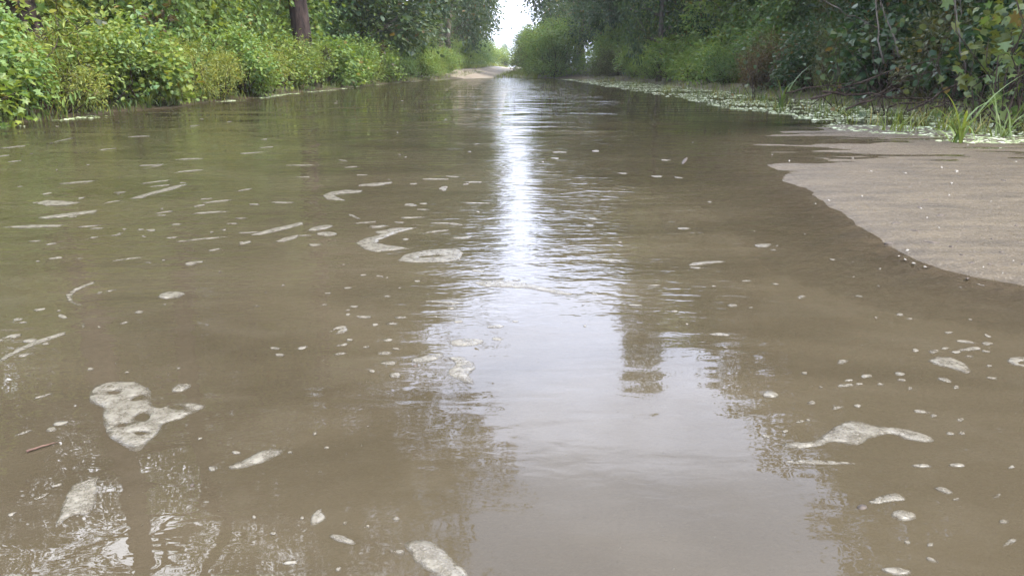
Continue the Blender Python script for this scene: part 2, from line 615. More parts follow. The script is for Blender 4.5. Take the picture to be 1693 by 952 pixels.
# ------------------------------------------------------------------ plants
LEAF_OVAL = (np.array([(0, 0, 0), (-.26, .32, .07), (-.22, .68, .05), (0, 1, -.08), (.22, .68, .05), (.26, .32, .07)]), [(0, 3, 2, 1), (0, 5, 4, 3)])
LEAF_BROAD = (np.array([(0, 0, 0), (-.45, .18, .08), (-.42, .6, .06), (0, 1, -.12), (.42, .6, .06), (.45, .18, .08)]), [(0, 3, 2, 1), (0, 5, 4, 3)])
LEAF_NARROW = (np.array([(0, 0, 0), (-.12, .35, .03), (-.10, .7, .0), (0, 1, -.12), (.10, .7, .0), (.12, .35, .03)]), [(0, 3, 2, 1), (0, 5, 4, 3)])
# lobed leaf: three points a side
LEAF_LOBED = (np.array([(0, 0, 0), (-.5, .12, .05), (-.22, .36, .05), (-.5, .66, .02), (-.16, .66, .03), (0, 1, -.1), (.16, .66, .03), (.5, .66, .02), (.22, .36, .05), (.5, .12, .05)]),
              [(0, 5, 4, 3, 2, 1), (0, 9, 8, 7, 6, 5)])
NEEDLES = (np.array([(0, 0, 0), (-.28, .9, .1), (0, .45, 0), (.05, 1.0, -.05), (.3, .85, .0), (.02, .4, .02)]), [(0, 2, 1), (0, 3, 2), (0, 5, 4)])


def unit(v):
    return v / np.maximum(np.linalg.norm(v, axis=-1, keepdims=True), 1e-9)


def leaves(name, C, outward, sizes, tmpl, mat, g, droop=0.25, upn=0.9):
    T, FC = tmpl
    N = len(C)
    a = unit(outward * 0.9 + g.normal(size=(N, 3)) * 0.55 + np.array([0, 0, -droop]))
    n = unit(np.array([0, 0, upn]) + outward * 0.45 + g.normal(size=(N, 3)) * 0.5)
    s = unit(np.cross(a, n)); n = np.cross(s, a)
    B = np.stack([s, a, n], 1)                           # N,3(basis),3
    V = np.einsum('kj,njc->nkc', T, B) * sizes[:, None, None] + C[:, None, :]
    V = V.reshape(-1, 3)
    k = len(T)
    li, ls, pos = [], [], 0
    base = (np.arange(N) * k)
    flat = np.concatenate([np.array(f) for f in FC])
    lens = np.array([len(f) for f in FC])
    idx = (base[:, None] + flat[None, :]).ravel()
    starts1 = np.concatenate([[0], np.cumsum(lens)[:-1]])
    starts = (np.arange(N)[:, None] * len(flat) + starts1[None, :]).ravel()
    me = bpy.data.meshes.new(name)
    me.vertices.add(len(V)); me.vertices.foreach_set('co', V.ravel())
    me.loops.add(len(idx)); me.loops.foreach_set('vertex_index', idx)
    me.polygons.add(len(starts)); me.polygons.foreach_set('loop_start', starts)
    me.update(calc_edges=True)
    me.materials.append(mat)
    return me


def tubes(name, paths, mat, sides=6):
    """paths: list of (points, radii)"""
    V, F = [], []
    for pts, rad in paths:
        pts = [np.asarray(p, float) for p in pts]
        b0 = len(V)
        for i, p in enumerate(pts):
            d = pts[min(i + 1, len(pts) - 1)] - pts[max(i - 1, 0)]
            d = d / (np.linalg.norm(d) + 1e-9)
            ref = np.array([1.0, 0, 0]) if abs(d[0]) < 0.9 else np.array([0, 1.0, 0])
            u = np.cross(d, ref); u /= np.linalg.norm(u)
            v = np.cross(d, u)
            for k in range(sides):
                an = 2 * math.pi * k / sides
                V.append(p + (u * math.cos(an) + v * math.sin(an)) * rad[i])
        for i in range(len(pts) - 1):
            for k in range(sides):
                a = b0 + i * sides + k; b = b0 + i * sides + (k + 1) % sides
                F.append((a, b, b + sides, a + sides))
        e = b0 + (len(pts) - 1) * sides
        F.append(tuple(e + k for k in range(sides)))
        F.append(tuple(b0 + sides - 1 - k for k in range(sides)))
    me = bpy.data.meshes.new(name)
    me.from_pydata([tuple(v) for v in V], [], F)
    me.materials.append(mat)
    me.shade_smooth()
    return me


def wobble(a, b, n, amp, g):
    a, b = np.asarray(a, float), np.asarray(b, float)
    L = np.linalg.norm(b - a)
    pts = []
    for i in range(n + 1):
        t = i / n
        p = a + (b - a) * t
        if 0 < i < n:
            p = p + g.normal(size=3) * amp * L
        pts.append(p)
    return pts


def clusters_in(lobes, per, g, lo=0.45):
    C, O = [], []
    for (cx, cy, cz, rx, ry, rz) in lobes:
        d = unit(g.normal(size=(per, 3)))
        rr = lo + (1.0 - lo) * g.random((per, 1)) ** 0.5
        p = d * rr * np.array([rx, ry, rz]) + np.array([cx, cy, cz])
        C.append(p); O.append(d)
    return np.concatenate(C), np.concatenate(O)


def make_shrub(seed, w, h, tmpl, size, n_lobes=9, per=22, nl=18, spread=0.11, mat=None):
    g = np.random.default_rng(seed)
    lobes = []
    for i in range(n_lobes):
        a = g.random() * 2 * math.pi
        zz = h * (0.14 + 0.72 * (i + g.random()) / n_lobes)
        rr = w * 0.5 * g.random() ** 0.5 * (1.0 - 0.45 * (zz / h) ** 2)
        s = (0.22 + 0.13 * g.random()) * (w + h) * 0.5
        lobes.append((math.cos(a) * rr, math.sin(a) * rr, zz, s, s, s * 0.8))
    C, O = clusters_in(lobes, per, g)
    keep = C[:, 2] > 0.03
    C, O = C[keep], O[keep]
    P = np.repeat(C, nl, 0) + g.normal(size=(len(C) * nl, 3)) * spread * (0.6 + 0.8 * g.random((len(C) * nl, 1)))
    OO = np.repeat(O, nl, 0)
    OO = unit(OO + unit(P - np.repeat(C, nl, 0)) * 0.8)
    k = P[:, 2] > 0.0
    P, OO = P[k], OO[k]
    sz = size * (0.55 + 0.75 * g.random(len(P)))
    fol = leaves('foliage', P, OO, sz, tmpl, M_LEAF, g)
    paths = []
    for i in range(min(len(C), 46)):
        t = C[g.integers(len(C))]
        b = np.array([g.normal() * 0.06, g.normal() * 0.06, -0.25])
        pts = wobble(b, t, 4, 0.05, g)
        paths.append((pts, np.linspace(0.012 + 0.006 * g.random(), 0.003, 5)))
    st = tubes('stem', paths, M_TWIG, 5)
    return ('foliage', fol), ('stem', st)


def make_tree(seed, h, crown_lo, rad, trunk_r, tmpl, size, n_lobes, per, nl, bark, spread=0.28, lean=0.02, flat=0.75, lo=0.35, lob=0.30):
    g = np.random.default_rng(seed)
    top = np.array([g.normal() * lean * h, g.normal() * lean * h, h * 0.96])
    tp = wobble((0, 0, -0.4), top, 9, 0.008, g)
    tr = np.linspace(trunk_r, trunk_r * 0.18, 10)
    tr[0] *= 1.25
    lobes, paths = [], []
    for i in range(n_lobes):
        f = (i + g.random()) / n_lobes
        zz = crown_lo + (h - crown_lo) * (0.05 + 0.92 * f)
        env = math.sin(math.pi * min(max(0.18 + 0.78 * f, 0), 1)) ** 0.6
        a = i * 2.4 + g.normal() * 0.5
        rr = rad * env * (0.35 + 0.5 * g.random())
        s = rad * lob * (0.8 + 0.6 * g.random())
        c = np.array([math.cos(a) * rr, math.sin(a) * rr, zz]) + top * (zz / h) * np.array([1, 1, 0])
        lobes.append((*c, s, s, s * flat))
        t = min(max((zz - 0.25 * rr) / (h * 0.96), 0.05), 0.95) * 9
        k = int(t)
        p0 = tp[k] + (tp[min(k + 1, 9)] - tp[k]) * (t - k)
        r0 = max(trunk_r * 0.3 * (1 - f * 0.6), 0.02)
        pts = wobble(p0, c, 5, 0.04, g)
        paths.append((pts, np.linspace(r0, r0 * 0.3, 6)))
        for q in range(4):
            d = unit(g.normal(size=3)) * s * 0.9
            paths.append((wobble(pts[3 + q % 3], c + d, 3, 0.05, g), np.linspace(r0 * 0.3, 0.006, 4)))
    C, O = clusters_in(lobes, per, g, lo)
    P = np.repeat(C, nl, 0) + g.normal(size=(len(C) * nl, 3)) * spread * (0.5 + 0.9 * g.random((len(C) * nl, 1)))
    OO = unit(np.repeat(O, nl, 0) + unit(P - np.repeat(C, nl, 0)) * 0.9)
    sz = size * (0.6 + 0.7 * g.random(len(P)))
    return (('crown', leaves('crown', P, OO, sz, tmpl, M_LEAF, g)), ('trunk', tubes('trunk', [(tp, tr)], bark, 12)), ('branch', tubes('branch', paths, bark, 6)))


def plant(name, parts, x, y, rz, sc, label, cat, group, color, z=None, sink=0.03):
    if z is None:
        z = tz(x, y)
    s = (sc, sc, sc) if not hasattr(sc, '__len__') else sc
    r = empty(name, (x, y, z - sink), rz, s)
    tag(r, label, cat, group)
    for nm, me in parts:
        child(nm, me, r, color if nm in ('foliage', 'crown', 'blades') else None)
    return r


# prototypes of shrubs (mesh data shared by the copies)
SH = {
    'lobed': [make_shrub(101 + i, 1.25, 1.35, LEAF_LOBED, 0.10, 10, 18, 13, 0.13) for i in range(2)],
    'oval': [make_shrub(111 + i, 1.2, 1.3, LEAF_OVAL, 0.075, 11, 22, 20, 0.10) for i in range(3)],
    'fine': [make_shrub(121 + i, 1.1, 1.1, LEAF_NARROW, 0.055, 11, 26, 30, 0.09) for i in range(2)],
    'broad': [make_shrub(131 + i, 1.3, 1.4, LEAF_BROAD, 0.105, 9, 16, 9, 0.14) for i in range(2)],
}
MIDP = {'lobed': [make_shrub(141 + i, 1.9, 2.2, LEAF_LOBED, 0.105, 15, 24, 15, 0.16) for i in range(2)],
        'oval': [make_shrub(151 + i, 1.9, 2.2, LEAF_OVAL, 0.085, 16, 26, 20, 0.13) for i in range(3)],
        'fine': [make_shrub(161, 1.9, 2.0, LEAF_NARROW, 0.065, 16, 30, 30, 0.12)],
        'broad': [make_shrub(171 + i, 1.9, 2.2, LEAF_BROAD, 0.11, 14, 22, 11, 0.17) for i in range(2)]}
TALLP = {'lobed': [make_shrub(181, 3.1, 4.0, LEAF_LOBED, 0.125, 24, 28, 18, 0.22)],
         'oval': [make_shrub(184 + i, 3.1, 4.0, LEAF_OVAL, 0.105, 24, 32, 24, 0.19) for i in range(2)],
         'fine': [make_shrub(187, 3.1, 3.6, LEAF_NARROW, 0.09, 24, 34, 30, 0.18)],
         'broad': [make_shrub(191, 3.1, 4.0, LEAF_BROAD, 0.125, 24, 26, 14, 0.24)]}
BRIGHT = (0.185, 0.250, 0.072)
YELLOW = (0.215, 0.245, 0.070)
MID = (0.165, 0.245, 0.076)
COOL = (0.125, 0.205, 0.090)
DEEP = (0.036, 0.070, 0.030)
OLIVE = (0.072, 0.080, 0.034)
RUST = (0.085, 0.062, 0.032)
ORD = ['nearest', 'second', 'third', 'fourth', 'fifth', 'sixth', 'seventh', 'eighth', 'ninth', 'tenth', 'eleventh', 'twelfth', 'thirteenth', 'fourteenth', 'fifteenth',
       'sixteenth', 'seventeenth', 'eighteenth', 'nineteenth', 'twentieth', 'twenty-first', 'twenty-second', 'twenty-third', 'twenty-fourth', 'twenty-fifth', 'twenty-sixth']
MIDR = (0.095, 0.155, 0.054)
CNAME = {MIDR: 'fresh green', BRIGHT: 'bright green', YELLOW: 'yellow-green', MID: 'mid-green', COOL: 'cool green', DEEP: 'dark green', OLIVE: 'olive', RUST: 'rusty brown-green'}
LNAME = {'lobed': 'lobe-leaved', 'oval': 'oval-leaved', 'fine': 'fine-leaved', 'broad': 'broad-leaved'}


def nth(i):
    return ORD[i] + ' from the camera' if i else 'nearest the camera'


def shrub_row(spec, rowname, group, edge):
    g = np.random.default_rng(len(rowname))
    for i, (y, off, kind, col, sx, sz) in enumerate(spec):
        x = edge(y, off)
        bank, q = (SH, 1.0) if sx <= 1.45 else (MIDP, 1.55) if sx < 2.45 else (TALLP, 2.8)
        v = bank[kind][i % len(bank[kind])]
        sx, sz = sx / q, sz / q
        plant('shrub', v, x, y, g.random() * 6.28, (sx, sx, sz), f'{CNAME[col]} {LNAME[kind]} shrub in the {rowname}, {nth(i)}', 'shrub', group, col)


def L(y, off):
    return float(left_edge(np.array([float(y)]))[0]) - off


def Rr(y, off):
    return float(right_edge(np.array([float(y)]))[0]) + off


# sunlit side, row at the water's edge
front_l = [(5.6, 0.48, 'lobed', BRIGHT, .85, .75), (6.7, 0.33, 'lobed', BRIGHT, .8, .7), (7.7, 0.53, 'oval', MID, .8, .8), (8.7, 0.38, 'fine', YELLOW, .8, .75), (9.7, 0.48, 'oval', BRIGHT, .85, .75),
           (10.8, 0.38, 'lobed', BRIGHT, .85, .75), (12.0, 0.43, 'fine', YELLOW, .95, .8), (13.2, 0.28, 'fine', YELLOW, .9, .75), (14.6, 0.48, 'oval', MID, 1.0, .85), (16.2, 0.38, 'fine', YELLOW, 1.1, .8),
           (18.0, 0.48, 'oval', BRIGHT, 1.1, .9), (20.0, 0.58, 'fine', BRIGHT, 1.15, .95), (22.0, 0.48, 'lobed', MID, 1.15, .9), (24.5, 0.48, 'oval', MID, 1.2, .95), (27.0, 0.58, 'fine', BRIGHT, 1.25, .9),
           (30.0, 0.58, 'oval', MID, 1.3, 1.0), (33.5, 0.58, 'fine', COOL, 1.4, 1.0), (37.5, 0.68, 'oval', MID, 1.5, 1.0), (42.0, 1.2, 'fine', BRIGHT, 1.5, .95), (47.0, 1.4, 'oval', MID, 1.6, 1.0)]
shrub_row(front_l, 'sunlit front row', 'low shrubs at the water edge of the sunlit bank', L)
# second row, head high
mid_l = [(5.2, 2.0, 'oval', MID, 1.6, 1.7), (6.4, 1.9, 'lobed', BRIGHT, 1.5, 1.6), (7.8, 1.9, 'oval', COOL, 1.6, 1.7), (9.0, 1.8, 'lobed', BRIGHT, 1.6, 1.7), (10.4, 1.9, 'oval', YELLOW, 1.6, 1.7),
         (11.9, 1.8, 'lobed', BRIGHT, 1.6, 1.7), (13.6, 1.9, 'oval', MID, 1.7, 1.8), (15.4, 1.8, 'lobed', BRIGHT, 1.7, 1.8), (17.4, 2.0, 'oval', MID, 1.8, 1.9), (19.4, 2.6, 'fine', COOL, 1.7, 1.7),
         (21.5, 2.3, 'oval', BRIGHT, 1.8, 1.6), (24.0, 2.2, 'lobed', MID, 1.9, 2.0), (27.0, 2.2, 'oval', COOL, 2.1, 2.1), (30.5, 2.4, 'oval', MID, 2.2, 2.2), (34.5, 2.4, 'fine', COOL, 2.4, 2.3),
         (39.0, 2.5, 'oval', DEEP, 2.5, 2.4), (44.0, 2.8, 'oval', MID, 2.5, 2.2)]
shrub_row(mid_l, 'sunlit second row', 'head-high shrubs behind the sunlit front row', L)
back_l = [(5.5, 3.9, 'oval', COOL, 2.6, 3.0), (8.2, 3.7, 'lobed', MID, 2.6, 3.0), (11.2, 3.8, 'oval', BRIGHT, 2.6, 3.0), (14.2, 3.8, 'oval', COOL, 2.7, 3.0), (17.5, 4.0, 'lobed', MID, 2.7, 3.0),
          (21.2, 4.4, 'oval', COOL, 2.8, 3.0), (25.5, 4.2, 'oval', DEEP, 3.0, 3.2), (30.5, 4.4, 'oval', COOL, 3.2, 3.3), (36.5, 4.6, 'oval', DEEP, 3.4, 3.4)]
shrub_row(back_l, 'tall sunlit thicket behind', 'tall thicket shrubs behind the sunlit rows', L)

# shaded side
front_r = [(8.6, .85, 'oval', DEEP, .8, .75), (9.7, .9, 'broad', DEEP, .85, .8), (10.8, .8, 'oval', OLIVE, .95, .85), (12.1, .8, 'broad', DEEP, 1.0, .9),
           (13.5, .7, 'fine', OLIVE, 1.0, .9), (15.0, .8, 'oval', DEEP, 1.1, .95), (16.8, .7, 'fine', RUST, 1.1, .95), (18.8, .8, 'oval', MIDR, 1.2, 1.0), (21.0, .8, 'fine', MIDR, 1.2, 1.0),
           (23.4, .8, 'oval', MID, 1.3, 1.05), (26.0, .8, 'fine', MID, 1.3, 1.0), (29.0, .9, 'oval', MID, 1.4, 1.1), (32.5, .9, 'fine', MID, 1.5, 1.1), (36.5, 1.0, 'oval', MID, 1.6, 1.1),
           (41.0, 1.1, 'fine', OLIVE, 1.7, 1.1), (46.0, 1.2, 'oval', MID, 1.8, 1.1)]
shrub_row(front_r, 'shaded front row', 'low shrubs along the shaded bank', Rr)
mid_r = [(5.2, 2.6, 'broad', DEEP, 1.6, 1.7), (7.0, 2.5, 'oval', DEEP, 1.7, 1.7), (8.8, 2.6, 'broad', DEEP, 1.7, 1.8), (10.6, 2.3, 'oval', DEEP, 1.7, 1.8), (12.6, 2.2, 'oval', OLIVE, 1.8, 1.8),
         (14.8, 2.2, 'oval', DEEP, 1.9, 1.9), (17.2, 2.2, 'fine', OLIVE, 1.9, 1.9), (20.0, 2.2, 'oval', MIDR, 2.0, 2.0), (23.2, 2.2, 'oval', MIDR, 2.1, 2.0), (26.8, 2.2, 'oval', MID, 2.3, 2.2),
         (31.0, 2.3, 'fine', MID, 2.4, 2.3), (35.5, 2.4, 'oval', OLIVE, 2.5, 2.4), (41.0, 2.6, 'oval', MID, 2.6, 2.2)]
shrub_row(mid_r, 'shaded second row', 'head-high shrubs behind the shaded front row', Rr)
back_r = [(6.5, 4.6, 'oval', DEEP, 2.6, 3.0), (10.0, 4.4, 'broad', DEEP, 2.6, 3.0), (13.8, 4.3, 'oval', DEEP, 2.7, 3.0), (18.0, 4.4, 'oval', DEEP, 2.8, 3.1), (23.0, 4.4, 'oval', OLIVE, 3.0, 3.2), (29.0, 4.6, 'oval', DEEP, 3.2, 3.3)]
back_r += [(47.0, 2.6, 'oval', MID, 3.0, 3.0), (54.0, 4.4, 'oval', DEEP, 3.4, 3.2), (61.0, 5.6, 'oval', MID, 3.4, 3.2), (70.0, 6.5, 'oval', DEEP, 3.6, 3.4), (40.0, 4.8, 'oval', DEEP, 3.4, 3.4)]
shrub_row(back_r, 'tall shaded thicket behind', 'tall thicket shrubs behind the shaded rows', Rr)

g = np.random.default_rng(33)
k = 0
for i, (y, side, off, kind, col, sx, sz) in enumerate([(50, -1, 3.3, 'oval', BRIGHT, .9, .55), (57, -1, 3.2, 'fine', MID, 1.0, .6), (65, -1, 3.2, 'oval', MID, 1.1, .75), (74, -1, 3.1, 'oval', COOL, 1.15, .8), (84, -1, 3.0, 'oval', BRIGHT, 1.0, .7),
                                                       (49, 1, 5.2, 'oval', MID, 1.1, .85), (54, 1, 4.6, 'fine', MID, 1.1, .8), (60, 1, 4.2, 'oval', OLIVE, 1.15, .85), (67, 1, 3.7, 'oval', MID, 1.15, .9), (75, 1, 3.3, 'oval', DEEP, 1.15, .95), (84, 1, 3.2, 'oval', MID, 1.1, .9)]):
    x = -2.6 + 2.4 * float(sm(y, 44, 90)) + 9.0 * float(sm(y, 82, 132)) + side * off
    j = i if side < 0 else i - 5
    plant('shrub', TALLP[kind][i % len(TALLP[kind])], x, y, g.random() * 6.28, (sx, sx, sz), f'{CNAME[col]} bushy shrub beside the dry road, {"sunlit" if side < 0 else "shaded"} side, {nth(j)}',
          'shrub', 'bushy shrubs beside the dry road', col)

def make_sapling(seed, h, tmpl, size, n=70):
    g = np.random.default_rng(seed)
    tip = np.array([g.normal() * 0.25, g.normal() * 0.25, h])
    sp = wobble((0, 0, -.2), tip, 6, 0.04, g)
    paths = [(sp, np.linspace(0.014, 0.004, 7))]
    P, O = [], []
    for q in range(9):
        k = 1 + g.integers(5)
        d = unit(g.normal(size=3) * np.array([1, 1, 0.3]) + np.array([0, 0, 0.45])) * h * (0.16 + 0.2 * g.random())
        e = wobble(sp[k], sp[k] + d, 4, 0.07, g)
        e[-1] = e[-1] - np.array([0, 0, 0.12 * h * g.random()])
        paths.append((e, np.linspace(0.007, 0.002, 5)))
        for j in range(n // 6):
            t = g.random() ** 0.7 * 4
            i = min(int(t), 3)
            P.append(e[i] + (e[i + 1] - e[i]) * (t - i) + g.normal(size=3) * 0.02)
            O.append(unit(e[4] - e[0] + g.normal(size=3) * 0.5 * h * 0.3))
    for j in range(n // 3):
        t = 2 + g.random() * 4
        i = min(int(t), 5)
        P.append(sp[i] + (sp[i + 1] - sp[i]) * (t - i)); O.append(unit(g.normal(size=3)))
    P, O = np.array(P), np.array(O)
    return (('foliage', leaves('foliage', P, O, size * (0.6 + 0.7 * g.random(len(P))), tmpl, M_LEAF, g, 0.4)), ('stem', tubes('stem', paths, M_TWIG, 5)))


SAP = [make_sapling(501, 1.5, LEAF_OVAL, 0.10), make_sapling(502, 1.8, LEAF_LOBED, 0.12, 60), make_sapling(503, 1.3, LEAF_NARROW, 0.13, 80), make_sapling(504, 1.6, LEAF_BROAD, 0.10, 50)]
sap = [(6.2, -.05, YELLOW), (7.1, .15, COOL), (8.2, -.05, BRIGHT), (9.2, .05, OLIVE), (10.2, .0, COOL), (11.4, .1, RUST), (12.6, .0, MID), (14.0, .1, YELLOW), (15.4, .0, COOL), (17.2, .1, BRIGHT), (19.3, .0, OLIVE), (22.0, .1, YELLOW), (25.0, .0, MID), (29.0, .0, RUST)]
g = np.random.default_rng(66)
for i, (y, off, col) in enumerate(sap):
    plant('sapling', SAP[i % 4], L(y, off + 0.25), y, g.random() * 6.28, 0.55 + 0.35 * g.random(), f'thin {CNAME[col]} sapling poking out of the sunlit front row, {nth(i)}', 'sapling', 'thin saplings among the sunlit shrubs', col)

# trees
PINE = [make_tree(201 + i, 14.5, 5.6, 5.6, 0.23, NEEDLES, 0.17, (16, 24)[i], 40, 44, M_PINE, 0.15, 0.01, lob=(0.25, 0.31)[i]) for i in range(2)]
OAK = [make_tree(211 + i, 9.0, 1.8, 3.4, 0.16, LEAF_OVAL, 0.12, 19, 38, 44, M_BARK, 0.135, 0.03, 0.8, 0.3, 0.34) for i in range(3)]
TALL = [make_tree(221 + i, 15.5, 1.6, 4.2, 0.26, LEAF_OVAL, 0.24, 26, 26, 28, M_BARK, 0.34, 0.02, 0.8, 0.25, 0.32) for i in range(2)]

PINEG = (0.060, 0.085, 0.034)
pines = [(-5.9, 9.9, (1.12, 1.12, 1.0), 'pine with a thick reddish trunk behind the near end of the sunlit bank'),
         (-5.7, 21.4, (1.2, 1.2, 1.12), 'pine whose dark bare trunk shows above the sunlit shrubs'),
         (-6.6, 14.8, (1.2, 1.2, 1.05), 'pine standing in the sunlit thicket between the two thick pine trunks'),
         
         (-8.2, 27.0, 1.1, 'pine just beyond the dark bare trunk on the sunlit bank')]
for i, (x, y, s, lb) in enumerate(pines):
    plant('pine_tree', PINE[i % 2], x, y, 1.3 * i + 0.4, s, lb, 'tree', 'pines on the sunlit bank', PINEG)
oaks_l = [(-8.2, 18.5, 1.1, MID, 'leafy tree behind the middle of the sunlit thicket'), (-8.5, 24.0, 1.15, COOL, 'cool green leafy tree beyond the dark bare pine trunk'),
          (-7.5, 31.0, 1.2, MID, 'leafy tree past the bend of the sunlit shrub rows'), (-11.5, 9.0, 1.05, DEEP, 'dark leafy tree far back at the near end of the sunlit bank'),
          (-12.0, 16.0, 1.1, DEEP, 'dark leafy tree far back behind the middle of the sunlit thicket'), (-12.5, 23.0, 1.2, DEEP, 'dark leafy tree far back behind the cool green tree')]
for i, (x, y, s, c, lb) in enumerate(oaks_l):
    plant('leafy_tree', OAK[i % 3], x, y, 2.1 * i, s, lb, 'tree', 'leafy trees on the sunlit bank', c)
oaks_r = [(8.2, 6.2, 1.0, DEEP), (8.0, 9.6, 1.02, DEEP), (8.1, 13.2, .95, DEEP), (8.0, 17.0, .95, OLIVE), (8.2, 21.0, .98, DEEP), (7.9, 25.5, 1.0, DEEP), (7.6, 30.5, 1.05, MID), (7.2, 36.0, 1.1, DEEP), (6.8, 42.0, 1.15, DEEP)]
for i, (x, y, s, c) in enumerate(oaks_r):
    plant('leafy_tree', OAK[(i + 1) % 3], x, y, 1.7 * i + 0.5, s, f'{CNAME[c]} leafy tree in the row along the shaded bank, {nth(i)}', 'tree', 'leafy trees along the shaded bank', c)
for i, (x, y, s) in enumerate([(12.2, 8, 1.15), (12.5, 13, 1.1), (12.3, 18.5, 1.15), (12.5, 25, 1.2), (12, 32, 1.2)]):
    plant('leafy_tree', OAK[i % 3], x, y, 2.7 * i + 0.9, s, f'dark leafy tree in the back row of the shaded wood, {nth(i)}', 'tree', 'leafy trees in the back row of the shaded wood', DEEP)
FARG, FARB = (0.075, 0.112, 0.058), (0.058, 0.094, 0.052)
tall = [(-6.6, 36.0, .85, FARB), (-6.4, 44.0, .9, FARB), (-4.7, 52.0, .95, FARG), (-4.3, 61.0, 1.0, FARB), (-4.1, 71.0, 1.05, FARG), (-6.0, 84.0, 1.05, FARB), (-11, 40, 1.0, FARB), (-11, 55, 1.0, FARB)]
for i, (x, y, s, c) in enumerate(tall):
    plant('tall_tree', TALL[i % 2], x, y, 1.9 * i + 0.2, s, f'tall dark tree left of the sky gap beyond the sunlit bank, {nth(i)}', 'tree', 'tall trees on the left of the sky gap', c)
tall_r = [(6.3, 49.0, .8, FARB), (5.0, 57.0, .9, FARG), (5.6, 65.0, .95, FARB), (6.0, 75.0, 1.0, FARB), (11, 45, 1.0, FARB), (11.5, 60, 1.0, FARB)]
for i, (x, y, s, c) in enumerate(tall_r):
    plant('tall_tree', TALL[(i + 1) % 2], x, y, 2.3 * i + 1.1, s, f'tall dark tree right of the sky gap beyond the shaded bank, {nth(i)}', 'tree', 'tall trees on the right of the sky gap', c)

plant('tall_tree', TALL[1], -6.6, 31.0, 0.7, (1.25, 1.25, .78), 'tall leafy tree leaning over the track where the sunlit bank turns', 'tree', None, FARG)
plant('tall_tree', TALL[0], 5.6, 30.0, 2.9, (.38, .38, .80), 'slim tall tree rising above the leafy row of the shaded bank', 'tree', None, FARB)

# the bright thicket where the far road bends, and the tree line beyond
for i, (x, y, s, c) in enumerate([(-2.9, 104, 2.2, BRIGHT), (-0.9, 106, 2.2, BRIGHT), (1.1, 108, 2.1, YELLOW), (3.0, 104, 2.3, BRIGHT), (-5.2, 100, 2.4, BRIGHT)]):
    plant('shrub', SH['oval'][i % 3], x, y, i * 1.1, (s, s, s * 0.85), f'sunlit green shrub across the far end of the dirt road, {["second", "third", "fourth", "fifth", "first"][i]} from its left end', 'shrub',
          'bright shrubs where the far road bends', c)
for i, (x, y, s) in enumerate([(-9, 190, .75), (-2, 200, .62), (4, 195, .66), (10, 190, .75)]):
    plant('leafy_tree', OAK[i % 3], x, y, i * 2.0, s, ['hazy far tree at the left foot of the sky gap', 'hazy far tree in the middle of the sky gap', 'hazy far tree at the right foot of the sky gap',
                                                      'hazy far tree behind the shaded wood beyond the gap'][i], 'tree', 'hazy trees at the far end', FARG)


# ------------------------------------------------------------------ thin summer haze
hm = bpy.data.materials.new('haze')
hm.use_nodes = True
ht = NT(hm.node_tree)
pv = ht.n('ShaderNodeVolumePrincipled')
pv.inputs['Color'].default_value = rgb(0.86, 0.92, 1.0)
pv.inputs['Density'].default_value = 0.0007
pv.inputs['Anisotropy'].default_value = 0.2
ho = ht.n('ShaderNodeOutputMaterial')
hm.node_tree.links.new(pv.outputs[0], ho.inputs['Volume'])
hv = [(x, y, z) for z in (-1.4, 22.0) for y in (-70, 910) for x in (-610, 610)]
hz = mesh_obj('haze', hv, [(0, 2, 3, 1), (4, 5, 7, 6), (0, 1, 5, 4), (2, 6, 7, 3), (0, 4, 6, 2), (1, 3, 7, 5)], hm)
tag(hz, 'thin pale haze in the air down the track', 'haze', kind='stuff')
SC.cycles.volume_bounces = 0

# ------------------------------------------------------------------ grass
def blades(name, n, spread, hmin, hmax, wid, seed, bend=0.6, base=None, mat=None, segs=5):
    g = np.random.default_rng(seed)
    V, F = [], []
    for i in range(n):
        if base is None:
            b = np.array([g.normal() * spread, g.normal() * spread, -0.03])
        else:
            b = base[i]
        a = g.random() * 6.283
        d = np.array([math.cos(a), math.sin(a), 0])
        s = np.array([-math.sin(a), math.cos(a), 0])
        hh = hmin + (hmax - hmin) * g.random()
        bd = bend * (0.3 + 1.1 * g.random())
        w0 = wid * (0.6 + 0.7 * g.random())
        k0 = len(V)
        ang = 0.15 + 0.2 * g.random()
        p = b.copy()
        for q in range(segs + 1):
            t = q / segs
            ww = w0 * (1 - t ** 1.6) * 0.5 + 0.0004
            V.append(p - s * ww); V.append(p + s * ww)
            p = p + (d * math.sin(ang) + np.array([0, 0, math.cos(ang)])) * hh / segs
            ang += bd * 2.2 / segs
        for q in range(segs):
            k = k0 + q * 2
            F.append((k, k + 1, k + 3, k + 2))
    me = bpy.data.meshes.new(name)
    me.from_pydata([tuple(v) for v in V], [], F)
    me.materials.append(mat or M_GRASS)
    return me


TUFT = [blades('grass_tuft', 16, 0.035, 0.10, 0.24, 0.007, 301 + i, 0.6) for i in range(4)]
LOOSE_TUFT = [blades('grass_tuft', 9, 0.05, 0.08, 0.20, 0.008, 311 + i, 0.95) for i in range(3)]
GR1, GR2, GR3 = (0.13, 0.17, 0.045), (0.10, 0.14, 0.045), (0.17, 0.165, 0.07)


def tuft(me, x, y, s, rz, lb, grp, col, z=None):
    o = bpy.data.objects.new('grass_tuft', me)
    COL.objects.link(o)
    o.location = (x, y, max(tz(x, y), -0.06) if z is None else z)
    o.rotation_euler = (0, 0, rz)
    o.scale = (s, s, s)
    o.color = (*col, 1)
    tag(o, lb, 'grass', grp)
    return o


